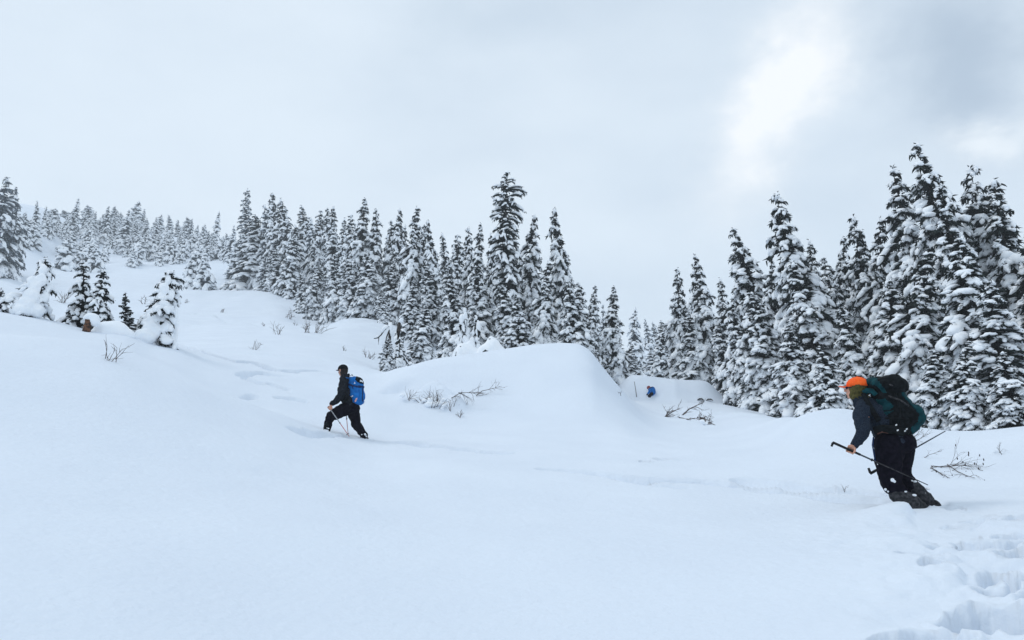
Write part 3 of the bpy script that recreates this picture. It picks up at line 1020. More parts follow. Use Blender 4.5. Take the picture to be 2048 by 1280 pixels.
SAP = Conifer('sapling', 57, H=1.6, R=.30, gap=.12, clump=.035, thick=.03, droop=.12, shape=.95, per=7, fingers=2, spikes=16, snow=.6, irregular=.08, spike_len=.075, drapes=.0)
SAP.place('spruce_sapling', (253, 586), 250, 24.4, 36, 'thin clean green spruce sapling between the stump and the bent fir', GL, rz=.5)

# snow heaped little conifers low on the slope
BUSHY[0].place('snowy_fir', (387, 508), 390, 128, 44, 'round frosted fir at the right edge of the open clearing', GL, rz=.4)
BUSHY[2].place('snowy_fir', (408, 512), 410, 124, 44, 'round frosted fir nearest the wide bushy one', GL, rz=2.4)

# hazy thicket on the left ridge
GT = 'hazy conifer thicket on the left ridge'
THICK = [
    (128, 420, 128, 290, 24, 'dark-based hazy fir over the left clearing edge'),
    (148, 418, 147, 295, 22, 'thin hazy fir right of the dark-based one on the ridge'),
    (177, 410, 172, 280, 30, 'hazy fir with tall pointed tip in the left third of the ridge'),
    (232, 414, 230, 280, 28, 'hazy pointed fir left of the tallest leaning ridge fir'),
    (240, 424, 243, 285, 22, 'hazy fir leaning on the pointed one left of the tallest'),
    (277, 402, 266, 270, 34, 'tallest hazy ridge fir, its tip leaning right'),
    (288, 418, 286, 280, 20, 'thin hazy fir right beside the tallest leaning one'),
    (311, 434, 310, 270, 20, 'small hazy fir in the dip right of the tallest ridge fir'),
    (323, 428, 322, 268, 20, 'first of a row of even hazy firs on the ridge'),
    (338, 429, 338, 262, 22, 'hazy fir in the middle of the even ridge row'),
    (358, 440, 355, 258, 22, 'hazy fir closing the even ridge row'),
    (375, 434, 372, 250, 28, 'bushier hazy fir right of the even ridge row'),
    (393, 455, 392, 240, 20, 'low hazy fir in the notch of the ridge line'),
    (411, 449, 410, 235, 22, 'hazy fir between the notch and the lone leaning spike'),
    (438, 422, 427, 230, 22, 'lone leaning hazy spike on the ridge above the clearing'),
    (454, 466, 452, 220, 22, 'small hazy fir right of the lone leaning spike'),
    (205, 428, 205, 285, 22, 'low hazy fir between two pointed ridge firs'),
]
for k, (tx, ty, bx, d, w, lab) in enumerate(THICK):
    FAR[k % 3].place('ridge_fir', (tx, ty), bx, d, w * 1.15, lab, GT, rz=_rr.uniform(0, 6.28))


def thicket(n, poly_top, poly_bot, x0, x1, seed, hmin, hmax, protos, gapm=3.6):
    r = random.Random(seed)
    placed = []
    tries = 0
    while len(placed) < n and tries < 6000:
        tries += 1
        x = r.uniform(x0, x1)
        yt = np.interp(x, *zip(*poly_top))
        yb = np.interp(x, *zip(*poly_bot))
        v = r.random()
        y = yt + (yb - yt) * v
        p = hit(x, y, 40)
        d = math.hypot(p.x, p.y)
        if any((p - q).length < gapm * (d / 260) for q in placed) or d > 400:
            continue
        placed.append(p)
        pr = r.choice(protos)
        h = r.uniform(hmin, hmax) * (.72 if pr in BUSHY else 1.15) * (1 if r.random() > .12 else 1.35)
        zone = ('below the bare white hilltop' if x < 130 else 'above the twin small firs' if x < 215 else 'above the thin sapling' if x < 300 else
                'above the bent snowy fir' if x < 385 else 'beside the lone ridge spike')
        label = 'small hazy %s fir in the %s thicket, %s' % ('rounded snow-heaped' if pr in BUSHY else 'pointed', 'upper' if v < .5 else 'lower', zone)
        o = empty('ridge_fir', p - Vector((0, 0, .3)), label, 'tree', GT)
        s = h / pr.H
        wv_ = s * r.uniform(.8, 1.2) * (1.0 if pr in BUSHY else 1.25)
        o.scale = (wv_, wv_, s)
        o.rotation_euler = (r.uniform(-.06, .06), r.uniform(-.02, .10), r.uniform(0, 6.28))
        link('trunk', pr.trunk, parent=o)
        link('crown', pr.crown, parent=o)
        link('snow', pr.snow, parent=o)['kind'] = 'stuff'


thicket(112, [(40, 455), (110, 452), (150, 456), (300, 472), (470, 508)], [(40, 488), (110, 476), (150, 500), (300, 520), (470, 525)], 40, 470, 3, 3.2, 8.0, FAR + BUSHY, 3.7)
thicket(26, [(112, 500), (200, 487), (300, 497), (370, 510)], [(112, 538), (180, 545), (260, 541), (300, 530), (370, 535)], 112, 370, 4, 4, 8.5, BUSHY, 4.2)
thicket(6, [(45, 478), (70, 475)], [(45, 495), (70, 498)], 40, 72, 5, 5, 8, BUSHY)


# ------------------------------------------------------------------ shapes fused into one skin
def v3(a):
    return np.array([a[0], a[1], a[2]], float)


def ell(bag, c, axes, nu=14, nv=9, e=1.0):
    """ellipsoid (e < 1: boxier) with three axis vectors"""
    u = np.arange(nu) * 2 * math.pi / nu
    w = np.linspace(-math.pi / 2, math.pi / 2, nv + 2)[1:-1]

    def sp(x):
        return np.sign(x) * np.abs(x) ** e
    cw, sw = sp(np.cos(w)), sp(np.sin(w))
    cu, su = sp(np.cos(u)), sp(np.sin(u))
    A, B_, C_ = v3(axes[0]), v3(axes[1]), v3(axes[2])
    c = v3(c)
    P = c + cw[:, None, None] * cu[None, :, None] * A + cw[:, None, None] * su[None, :, None] * B_ + sw[:, None, None] * C_ * np.ones((1, nu, 1))
    V = np.concatenate([P.reshape(-1, 3), [c - C_, c + C_]])
    Q, T = ring_faces(nv, nu)
    bag.add(V, Q, T)


def limb(bag, pts, k=12):
    """tapered rounded limb through [(point, radius), ...]"""
    P = [v3(p) for p, r in pts]
    R = [r for p, r in pts]
    for p, r in zip(P, R):
        ell(bag, p, ((r, 0, 0), (0, r, 0), (0, 0, r)), 12, 7)
    for a, b, ra, rb in zip(P[:-1], P[1:], R[:-1], R[1:]):
        n = 4
        Q = [a + (b - a) * t for t in np.linspace(0, 1, n)]
        sweep(bag, Q, np.linspace(ra, rb, n), k=k, up=(.31, .2, .9))


def fuse(name, bag, voxel=.01, smooth=6, wrinkle=0.0, wscale=9.0, seed=0, stretch=(1, 1, 1)):
    me = bag.mesh('tmp')
    o = bpy.data.objects.new('tmp', me)
    COL.objects.link(o)
    m = o.modifiers.new('r', 'REMESH')
    m.mode = 'VOXEL'
    m.voxel_size = voxel
    if smooth:
        s = o.modifiers.new('s', 'SMOOTH')
        s.iterations = smooth
        s.factor = .5
    dg = bpy.context.evaluated_depsgraph_get()
    out = bpy.data.meshes.new_from_object(o.evaluated_get(dg))
    bpy.data.objects.remove(o)
    bpy.data.meshes.remove(me)
    out.name = name
    if wrinkle:
        n = len(out.vertices)
        co = np.empty(n * 3, np.float32)
        no = np.empty(n * 3, np.float32)
        out.vertices.foreach_get('co', co)
        out.vertices.foreach_get('normal', no)
        co, no = co.reshape(-1, 3), no.reshape(-1, 3)
        off = Vector((seed * 3.7, seed * 1.3, 0))
        h = np.array([mnoise.noise(Vector((c[0] * stretch[0], c[1] * stretch[1], c[2] * stretch[2])) * wscale + off) +
                      .5 * mnoise.noise(Vector((c[0], c[1], c[2])) * wscale * 2.3 + off) for c in co.tolist()])
        h = -np.abs(h) * 1.3 + .35
        co = co + no * (h * wrinkle)[:, None]
        out.vertices.foreach_set('co', co.astype(np.float32).ravel())
    out.polygons.foreach_set('use_smooth', np.ones(len(out.polygons), bool))
    out.update()
    return out


def recentre(me, origin):
    me.transform(Matrix.Translation(-Vector(origin)))
    return me


def put(name, me, mat, parent, kind=None, label=None):
    """mesh in world coordinates becomes a child of parent, keeping its place"""
    org = parent.location if parent.parent is None else Vector((0, 0, 0))
    root = parent
    while root.parent is not None:
        root = root.parent
    recentre(me, root.location)
    o = link(name, me, mat, parent)
    if kind:
        o['kind'] = kind
    if label:
        o['label'] = label
    return o


def project(co):
    """pixel of a world point"""
    x, y, z = co
    f = y * math.cos(PITCH) + z * math.sin(PITCH)
    u = -y * math.sin(PITCH) + z * math.cos(PITCH)
    return 1024 + FOC * x / f, 640 - FOC * u / f


def inside(p, poly):
    c = False
    n = len(poly)
    for i in range(n):
        x1_, y1_ = poly[i]
        x2_, y2_ = poly[(i + 1) % n]
        if (y1_ > p[1]) != (y2_ > p[1]) and p[0] < (x2_ - x1_) * (p[1] - y1_) / (y2_ - y1_) + x1_:
            c = not c
    return c


def patch_of(me, poly, off=.006, facing=True):
    """cloth panel: the faces of me under an outline, lifted off its surface and closed by a rim"""
    V, Q, idx = [], [], {}
    faces = []
    for f in me.polygons:
        c = f.center
        if facing and f.normal.dot(Vector(c).normalized()) > .15:
            continue
        if inside(project(c), poly):
            faces.append(f)
    bm = bmesh.new()
    vm = {}
    for f in faces:
        vs = []
        for vi in f.vertices:
            if vi not in vm:
                v = me.vertices[vi]
                vm[vi] = (bm.verts.new(v.co + v.normal * off), bm.verts.new(v.co - v.normal * .004))
            vs.append(vm[vi][0])
        bm.faces.new(vs)
    back_ = {a: b for a, b in vm.values()}
    bm.edges.index_update()
    for e in [e for e in bm.edges if e.is_boundary and e.verts[0] in back_ and e.verts[1] in back_]:
        a, b = e.verts
        lp = e.link_loops[0]
        if lp.vert == a:
            a, b = b, a
        bm.faces.new((a, b, back_[b], back_[a]))
    out = bpy.data.meshes.new('panel')
    bm.to_mesh(out)
    bm.free()
    for p in out.polygons:
        p.use_smooth = True
    return out


def tube_obj(name, pts, r, mat, parent, k=8):
    b = Bag()
    sweep(b, [v3(p) for p in pts], r, k=k, up=(.3, .9, .2))
    return put(name, b.mesh(name), mat, parent)


# ------------------------------------------------------------------ bare shrubs and broken branches
def twigs(bag, p, d, ln, r, depth, rng, spread=.55, grav=0.0, ends=None):
    n = 5
    pts = [p]
    q, dd = p.copy(), d / (np.linalg.norm(d) + 1e-9)
    for i in range(n):
        dd = dd + rng.normal(size=3) * .13 + np.array([0, 0, grav])
        dd /= np.linalg.norm(dd)
        q = q + dd * ln / n
        pts.append(q)
        if depth > 0 and i >= 1 and rng.random() < .85:
            sd = dd + rng.normal(size=3) * spread
            twigs(bag, q, sd, ln * rng.uniform(.3, .6), r * .55, depth - 1, rng, spread, grav, ends)
    sweep(bag, pts, np.linspace(r, r * .35, n + 1), k=4)
    if ends is not None and depth == 0:
        ends.append(pts[-1])


GB = 'bare twigs poking out of the snow'


def shrub(px, py, hpx, lean, n, label, seed, r=.008, snow=0, spread=.5):
    p = hit(px, py, 5)
    d = math.hypot(p.x, p.y)
    rng = np.random.default_rng(seed)
    h = hpx / FOC * d
    root = empty('bare_shrub', p, label, 'shrub', GB)
    b = Bag()
    for i in range(n):
        dr = np.array([lean + rng.normal() * .45, rng.normal() * .4, 1.0])
        base = v3(p) + np.array([rng.normal() * h * .18, rng.normal() * h * .18, -.08])
        base[2] = gheight(base[0], base[1]) - .06
        twigs(b, base, dr, (h + .08) * rng.uniform(.7, 1.15), max(r * .7, .00035 * d), 1 if n > 4 else 2, rng, spread)
    put('stem', b.mesh('stem'), M_TWIG, root)
    if snow:
        s = Bag()
        for i in range(snow):
            c = v3(p) + np.array([rng.normal() * h * .45, rng.normal() * h * .2, h * rng.uniform(.05, .55)])
            a = h * rng.uniform(.18, .36)
            ell(s, c, ((a, 0, 0), (0, a, 0), (0, 0, a * .7)), 10, 6)
        put('snow', fuse('snow', s, voxel=max(.01, h * .03), smooth=4), M_SNOW, root, 'stuff')
    return root


def branch(paths, label, seed, r=.014, tw=.3, ntw=7, lift=.05, catkins=False, grav=0.0, name='broken_branch'):
    """paths: pixel polylines of the stems, laid just above the snow at their foot"""
    rng = np.random.default_rng(seed)
    p0 = hit(*paths[0][0], 5)
    d = math.hypot(p0.x, p0.y)
    root = empty(name, p0, label, 'branch', GB)
    b, ends = Bag(), []
    for path in paths:
        pts = []
        for i, (px, py) in enumerate(path):
            hp = hit(px, py, 4)
            pts.append(v3(at(px, py, min(d - .03 * i, math.hypot(hp.x, hp.y) - .10))))
        pts = [pts[0] + (pts[0] - pts[1]) * .12] + pts
        fine = []
        for a, c in zip(pts[:-1], pts[1:]):
            for t in np.linspace(0, 1, 4)[:-1]:
                fine.append(a + (c - a) * t + rng.normal(size=3) * .006)
        fine.append(pts[-1])
        sweep(b, fine, np.linspace(r, r * .3, len(fine)), k=5)
        main = pts[-1] - pts[0]
        L_ = np.linalg.norm(main)
        for i in range(ntw):
            k = int(rng.uniform(.2, 1) * (len(fine) - 1))
            dd = main / L_ + rng.normal(size=3) * .45
            twigs(b, fine[k], dd, tw * rng.uniform(.5, 1.1), r * .38, 1, rng, .4, grav, ends)
    put('stem', b.mesh('stem'), M_TWIG, root)
    if catkins:
        c = Bag()
        for e in ends[::3]:
            ell(c, e - np.array([0, 0, .012]), ((.009, 0, 0), (0, .009, 0), (0, 0, .02)), 6, 3)
        put('catkin', c.mesh('catkin'), M_BERRY, root, 'stuff')
    return root


shrub(215, 719, 26, .25, 6, 'small upright bare shrub alone on the smooth snow at left', 1)
shrub(509, 699, 15, .1, 5, 'tiny bare shrub on the open slope below the left clearing', 2)
shrub(556, 669, 18, -.2, 5, 'bare shrub left of the paired shrubs on the middle slope', 3)
shrub(612, 665, 20, .1, 8, 'left one of two paired bare shrubs on the middle slope', 4)
shrub(634, 666, 20, .5, 8, 'right one of two paired bare shrubs on the middle slope', 5)
shrub(577, 637, 15, .1, 6, 'small bare shrub above the paired shrubs on the slope', 6)
shrub(590, 651, 6, .1, 3, 'dark speck of a shrub tip between two bare shrubs', 7)
shrub(736, 716, 13, .3, 9, 'dense low shrub near the left foot of the big mound', 8)
shrub(126, 606, 15, .1, 9, 'frosty low shrub between the smothered fir and the twin firs', 9)
shrub(286, 608, 11, .1, 4, 'shrub tips between the sapling and the bent snowy fir', 10)
shrub(372, 606, 5, .1, 3, 'dark twig tips just right of the bent snowy fir', 11)
shrub(445, 625, 7, .1, 4, 'twig tips on the slope below the wide frosted fir', 12)
shrub(688, 702, 6, .2, 3, 'lone twig tip on the slope left of the big mound', 13)
shrub(528, 652, 5, .2, 3, 'twig tip beside the faint track on the upper slope', 14)
shrub(818, 800, 17, .2, 6, 'small dark twig cluster beside the dents in the mound foot', 15, snow=2)
shrub(870, 812, 27, .0, 16, 'large bare shrub half buried in the foot of the big mound', 16, r=.011, snow=7, spread=.6)
shrub(845, 806, 16, .0, 7, 'dark twig clump left of the half-buried shrub', 17, snow=3)
shrub(900, 818, 15, -.1, 7, 'dark twig clump right of the half-buried shrub', 18, snow=3)
shrub(919, 834, 11, .0, 4, 'twig clump under the rounded snow pillow below the mound', 19, snow=1)
branch([[(905, 795), (922, 785), (943, 785), (953, 789)], [(920, 786), (938, 795)]], 'thin broken branch arching over the snow on the mound face', 20, tw=.32, ntw=9)
branch([[(954, 790), (965, 782), (985, 777), (1000, 773)]], 'straighter broken branch pointing right on the mound face', 21, tw=.28, ntw=12, grav=-.02)
branch([[(1331, 833), (1336, 821)], [(1331, 833), (1345, 824), (1360, 816)]], 'forked bare branch on the snow below the far bank', 22, r=.03, tw=.45, ntw=6)
branch([[(1365, 830), (1380, 817), (1395, 811), (1409, 803)]], 'long slanting bare branch in front of the far bank', 23, r=.035, tw=.45, ntw=9)
branch([[(1360, 836), (1376, 839), (1402, 835), (1420, 842)], [(1402, 837), (1430, 850)]], 'lowest bare branch with a tangle of snowy twigs', 24, r=.03, tw=.45, ntw=14, grav=-.03)
shrub(1412, 850, 14, .4, 12, 'tangled shrub at the right end of the lowest branch', 25, r=.012, snow=6)
branch([[(1867, 933), (1900, 932), (1930, 930), (1952, 936), (1966, 941)], [(1864, 937), (1885, 949), (1900, 956)], [(1899, 933), (1925, 948), (1950, 956)]],
       'fan of thin drooping branches right of the green backpack climber', 26, r=.009, tw=.42, ntw=10, catkins=True, grav=-.03)
branch([[(1851, 914), (1866, 907), (1881, 899)]], 'short bare twig just above the drooping branch fan', 27, r=.006, tw=.12, ntw=5)
branch([[(1822, 880), (1834, 868), (1846, 858)], [(1826, 884), (1840, 876), (1856, 868)]], 'fine twigs behind the hips of the green backpack climber', 28, r=.006, tw=.25, ntw=7)
shrub(2006, 908, 10, -.2, 2, 'twig tip on the snow near the right edge of the photo', 29, r=.005)
shrub(1690, 985, 6, .1, 5, 'crumbly twig tips beside the track left of the orange-capped climber', 30, r=.004)
shrub(1240, 790, 6, .2, 4, 'twig tips where the big mound meets the far bank', 31)

# ------------------------------------------------------------------ broken stump with snow, left
p = hit(173, 663, 8)
d = math.hypot(p.x, p.y)
st = empty('tree_stump', p, 'split brown tree stump capped with snow below the twin firs', 'stump')
b = Bag()
rng = np.random.default_rng(3)
q0, q1 = v3(at(172, 668, d)), v3(at(178, 641, d))
sweep(b, [q0 - (0, 0, .15), q0, (q0 + q1) / 2, q1], [.135, .125, .11, .105], [.12, .11, .1, .09], k=11, lump=.16, rng=rng)
for i in range(7):
    a = rng.uniform(0, 6.28)
    c = q1 + np.array([math.cos(a) * .07, math.sin(a) * .07, -.03])
    sweep(b, [c, c + (rng.normal() * .02, rng.normal() * .02, rng.uniform(.06, .13))], [.035, .006], k=4)
put('trunk', b.mesh('trunk'), M_STUMP, st)
b = Bag()
c = v3(at(183, 636, d + .05))
ell(b, c, ((.22, 0, 0), (0, .2, 0), (0, 0, .13)))
ell(b, c + (.10, 0, -.1), ((.14, 0, 0), (0, .16, 0), (0, 0, .14)))
put('snow_cap', fuse('snow_cap', b, .02, 5, .02, 4, 1), M_SNOW, st)
d2 = d + .35
b = Bag()
for px, py, rx, rz in ((210, 668, .36, .36), (228, 665, .42, .33), (246, 672, .34, .24), (196, 672, .26, .24)):
    ell(b, at(px, py, d2), ((rx, 0, 0), (0, rx * .8, 0), (0, 0, rz)))
sm = empty('snow_mound', hit(220, 668, 8), 'smooth rounded snow mound right against the broken stump', 'snow mound')
put('heap', fuse('heap', b, .03, 10, .015, 2.5, 2), M_SNOW, sm)

# ------------------------------------------------------------------ snag and hooded boulders behind the big mound
sp_ = at(776, 733, 36)
sn = empty('dead_snag', (sp_.x, sp_.y, gheight(sp_.x, sp_.y)), 'broken leafless snag with bent limbs above small snowy firs', 'dead tree')
g0 = gheight(sp_.x, sp_.y)
D_ = 36
b = Bag()
sweep(b, [v3(at(776, 735, D_)), v3(at(777, 700, D_)), v3(at(780, 668, D_)), v3(at(779, 652, D_))], [.11, .09, .07, .04], k=7)
put('trunk', b.mesh('trunk'), M_BARK, sn)
b = Bag()
sweep(b, [v3(at(797, 735, D_ + .6)), v3(at(796, 690, D_ + .6)), v3(at(797, 662, D_ + .6)), v3(at(799, 645, D_ + .6))], [.13, .12, .11, .07], k=7)
put('trunk', b.mesh('trunk'), M_BARK, sn)
for pts, r in (([(779, 653), (774, 655), (768, 661), (762, 670), (755, 676), (748, 677)], .045), ([(758, 674), (757, 682), (757, 689)], .022),
               ([(779, 660), (774, 672), (771, 684), (770, 692)], .04), ([(781, 668), (778, 678), (776, 684)], .035), ([(798, 658), (806, 664)], .02), ([(780, 690), (790, 706), (812, 716), (826, 725)], .03)):
    b = Bag()
    sweep(b, [v3(at(x, y, D_ - .2)) for x, y in pts], np.linspace(r, r * .5, len(pts)), k=5)
    put('limb', b.mesh('limb'), M_BARK, sn)
b = Bag()
for pts, r in (([(776, 652), (769, 656), (763, 665)], .09), ([(780, 645), (782, 655), (783, 672)], .09), ([(799, 643), (803, 640), (806, 638)], .10), ([(757, 672), (750, 675)], .05)):
    sweep(b, [v3(at(x, y, D_ - .2)) for x, y in pts], [r, r * 1.1] + [r * .6] * (len(pts) - 2), k=7, lump=.1, rng=rng)
put('snow', b.mesh('snow'), M_SNOW, sn, 'stuff')


def snow_mass(tree, blobs, d, seed):
    """smooth plastered snow on a small fir: (x, y, half width, half height, depth offset) in pixels / metres"""
    b = Bag()
    s = d / FOC
    for px, py, rx, rz, off in blobs:
        ell(b, at(px, py, d + off - .22), ((rx * s, 0, 0), (0, rx * s * .8, 0), (0, 0, rz * s)))
    me = fuse('snow_mass', b, .022, 7, .035, 3.5, seed)
    o = link('snow_mass', me, M_SNOW, tree)
    bpy.context.view_layer.update()
    o.matrix_parent_inverse = tree.matrix_world.inverted()
    o['kind'] = 'stuff'


snow_mass(T_BENT, [(288, 676, 21, 17, -.15), (303, 662, 17, 22, -.1), (276, 684, 14, 10, -.1), (306, 640, 13, 18, -.1), (316, 620, 11, 16, -.1), (322, 598, 11, 13, -.05), (328, 578, 9, 12, -.05),
                   (336, 560, 6, 10, 0), (349, 640, 6, 30, 0), (351, 668, 5, 26, 0), (330, 655, 8, 12, -.25), (326, 610, 9, 9, -.2), (343, 590, 6, 12, 0)], 24.25, 3)
snow_mass(T_CAP, [(42, 622, 19, 12, -.1), (52, 608, 16, 14, -.1), (62, 592, 14, 15, -.1), (70, 574, 10, 13, -.1), (72, 622, 14, 12, -.1), (78, 606, 9, 16, 0), (82, 560, 9, 12, -.1), (86, 540, 7, 11, 0), (92, 590, 6, 14, 0), (62, 560, 7, 7, -.1)], 24.65, 4)
BIG[2].place('snow_laden_fir', (776, 676), 774, 34.5, 46, 'small dark-bottomed fir at the foot of the broken snag', GC, rz=1)
LADEN.place('snow_laden_fir', (799, 672), 797, 35.5, 42, 'small white-hooded fir right beside the broken snag', GC, rz=2)


def boulder(name, label, parts_, d, vox=.06, wr=.05, seed=0, spots=()):
    c = parts_[0]
    x, y, _ = at(c[0], c[1], d)
    root = empty(name, (x, y, gheight(x, y)), label, 'boulder', None)
    b = Bag()
    for px, py, rx, rz in parts_:
        s = d / FOC
        ell(b, at(px, py, d), ((rx * s, 0, 0), (0, rx * s * .8, 0), (0, 0, rz * s)))
    put('snow_cover', fuse('snow_cover', b, vox, 10, wr, 1.1, seed), M_SNOW, root)
    if spots:
        k = Bag()
        for px, py, rx, rz in spots:
            s = d / FOC
            rr_ = np.random.default_rng(int(px))
            for q in range(5):
                sweep(k, [v3(at(px + rr_.normal() * rx, py + rr_.normal() * rz, d - 1.5)), v3(at(px + rr_.normal() * rx, py + rr_.normal() * rz, d - 1.2))], [rx * s * .5, rx * s * .2], k=4)
        put('twig', k.mesh('twig'), M_NEEDLE, root, 'stuff')
    return root


boulder('snow_covered_boulder', 'snow-hooded boulder with a peaked top, right one behind the mound crest',
        [(985, 712, 22, 38), (982, 688, 10, 18), (997, 712, 20, 22), (968, 712, 18, 24)], 33, seed=1, spots=((969, 704, 5, 3), (979, 678, 1.5, 1)))
boulder('snow_covered_boulder', 'wider snow-hooded boulder with a low peak, left one behind the mound crest',
        [(925, 718, 20, 34), (940, 708, 12, 30), (952, 720, 18, 24), (912, 722, 11, 28)], 33.6, seed=2, spots=((911, 712, 1.5, 5), (921, 693, 1, 1)))
HOOD = Conifer('hooded', 58, H=2.6, R=.62, gap=.34, clump=.22, thick=.26, droop=1.1, shape=.4, per=4.5, fingers=1, spikes=9, snow=1.0, irregular=.2, spike_len=.2, drapes=.8)
HOOD.place('snow_laden_fir', (928, 622), 926, 35, 40, 'hooded column-like snowy fir above the left boulder', GC, rz=1.1)
HOOD.place('snow_laden_fir', (950, 636), 953, 34.6, 34, 'shorter hooded snowy fir above the gap between the boulders', GC, rz=2.9)
b = Bag()
# dark openings under the far bank: two dark pieces added as their shade
for px, py, w, lab in ((1401, 798, 13, 'dark piece added as the shade of the left gap under the far bank'), (1419, 799, 14, 'dark piece added as the shade of the right gap under the far bank')):
    p = hit(px, py + 3, 20)
    d = math.hypot(p.x, p.y)
    root = empty('gap_shade', p, lab, 'log', 'shaded gaps under the far bank')
    b = Bag()
    s = d / FOC
    sweep(b, [v3(at(px - w * .5, py + 2, d)), v3(at(px - w * .2, py - .6, d)), v3(at(px + w * .2, py - .6, d)), v3(at(px + w * .5, py + 2, d))], [.05, .09, .10, .05], [.02, .035, .04, .02], k=7)
    put('shade_piece', b.mesh('shade_piece'), M_BARK, root)  # dark bark colour stands in for the shade inside the gap
p = hit(1273, 794, 20)
root = empty('thin_wand', p, 'thin dark wand standing against the far snow bank beside the tiny climber', 'stick')
d = math.hypot(p.x, p.y)
tube_obj('shaft', [at(1273.3, 796, d), at(1271.5, 780, d), at(1268.5, 763, d)], [.022, .02, .014], M_TWIG, root)


# ------------------------------------------------------------------ people
def frame(F, U):
    F = Vector(F).normalized()
    S = F.cross(Vector(U)).normalized()
    U = S.cross(F).normalized()
    return F, S, U


def head(bag, c, F, U, s=1.0):
    F, S, U = frame(F, U)
    c = Vector(c)

    def e(f, l, u, rf, rs, ru):
        ell(bag, c + (F * f + S * l + U * u) * s, (F * rf * s, S * rs * s, U * ru * s))
    e(-.012, 0, .02, .096, .076, .088)       # skull
    e(.028, 0, -.035, .062, .058, .075)      # face
    e(.045, 0, -.088, .032, .036, .026)      # chin
    e(.078, 0, .022, .018, .045, .012)       # brow
    for q in range(4):                       # nose
        e(.088 + q * .0075, 0, .004 - q * .012, .011, .008 + q * .0018, .012)
    e(.083, 0, -.055, .012, .024, .007)      # lips
    e(.081, 0, -.067, .012, .021, .008)
    for sg in (-1, 1):
        e(.060, sg * .034, -.022, .025, .02, .022)   # cheek
        e(-.008, sg * .079, -.012, .02, .010, .03)   # ear
    return F, S, U


def grip_hand(bag, wrist, g, ax, arm, s=1.0):
    """palm and five fingers closed round a pole at g with direction ax"""
    g, wrist, ax = Vector(g), Vector(wrist), Vector(ax).normalized()
    n = (wrist - g)
    n = (n - ax * n.dot(ax)).normalized()
    t = ax.cross(n).normalized()
    palm = g + n * .030 * s
    limb(bag, [(wrist, .027 * s), (wrist.lerp(palm, .6), .031 * s)])
    ell(bag, palm + n * .008, (ax * .044 * s, t * .034 * s, n * .018 * s))
    for i, (o, ln) in enumerate(((-.033, .85), (-.011, 1.0), (.012, .95), (.033, .78))):
        pts = []
        for a in (0.35, 1.15, 2.0, 2.9, 3.6)[:5 if ln > .8 else 4]:
            r = .026 * s
            pts.append((g + ax * o * s + n * math.cos(a) * r + t * math.sin(a) * r, (.0098 - .0006 * a) * s))
        limb(bag, [(palm + ax * o * s * .9 + t * .016, .0105 * s)] + pts, k=8)
    limb(bag, [(palm - ax * .03 * s - t * .02 * s, .013 * s), (g - ax * .040 * s - t * .028 * s, .0115 * s), (g - ax * .036 * s - t * .022 * s - n * .024 * s, .0098 * s)], k=8)


def cap_mesh(c, F, U, rf, rs, ru, brim, lift=0.0, thick=.004, brimw=.085):
    """cap crown as a closed shell and its peak"""
    F, S, U = frame(F, U)
    c = Vector(c)
    b = Bag()
    nu, nv = 28, 9
    rings = []
    for k, sc_ in enumerate((1.0, .955)):
        for j in range(nv):
            w = (j / nv) * math.pi / 2
            for i in range(nu):
                u = i * 2 * math.pi / nu
                seam = 1 - .006 * abs(math.cos(3 * u))
                rings.append(v3(c + F * rf * math.cos(w) * math.cos(u) * sc_ * seam + S * rs * math.cos(w) * math.sin(u) * sc_ * seam + U * (ru * math.sin(w) * sc_ - (.012 if j == 0 else 0))))
    top = [v3(c + U * ru), v3(c + U * ru * .955)]
    V = rings + top
    Q, T = [], []
    for k in range(2):
        o = k * nv * nu
        for j in range(nv - 1):
            for i in range(nu):
                q = (o + j * nu + i, o + j * nu + (i + 1) % nu, o + (j + 1) * nu + (i + 1) % nu, o + (j + 1) * nu + i)
                Q.append(q if k == 0 else q[::-1])
        for i in range(nu):
            t = (o + (nv - 1) * nu + i, o + (nv - 1) * nu + (i + 1) % nu, 2 * nv * nu + k)
            T.append(t if k == 0 else t[::-1])
    for i in range(nu):
        Q.append((i, nv * nu + i, nv * nu + (i + 1) % nu, (i + 1) % nu))
    b.add(V, Q, T)
    crown = b.mesh('cap')
    b = Bag()
    if brim:
        n = 13
        V = []
        for side in (0, 1):
            for j in range(5):
                tt = j / 4
                for i in range(n):
                    a = (i / (n - 1) - .5) * 2 * 1.15
                    x = rf * .93 * math.cos(a) + brim * tt * math.cos(a) ** .7
                    y = (rs * .93 * math.sin(a)) * (1 - tt * .10)
                    z = -.004 - .018 * (y / rs) ** 2 * 1.2 - lift * tt - side * thick
                    V.append(v3(c + F * x + S * y + U * z))
        Q = []
        m = 5 * n
        for j in range(4):
            for i in range(n - 1):
                a = j * n + i
                Q.append((a, a + 1, a + n + 1, a + n))
                Q.append((m + a, m + a + n, m + a + n + 1, m + a + 1))
        for i in range(n - 1):
            a = 4 * n + i
            Q.append((a, a + 1, m + a + 1, m + a))
        for j in range(4):
            a = j * n
            Q.append((a, a + n, m + a + n, m + a))
            a = j * n + n - 1
            Q.append((a, m + a, m + a + n, a + n))
        b.add(V, Q)
        return crown, b.mesh('peak')
    return crown, None


def eyes(parent, c, F, U, s=1.0):
    F, S, U = frame(F, U)
    for sg in (-1, 1):
        b = Bag()
        ell(b, Vector(c) + (F * .083 + S * sg * .03 + U * .002) * s, (F * .007, S * .013, U * .006), 8, 5)
        put('eye', b.mesh('eye'), M_HAIR, parent)


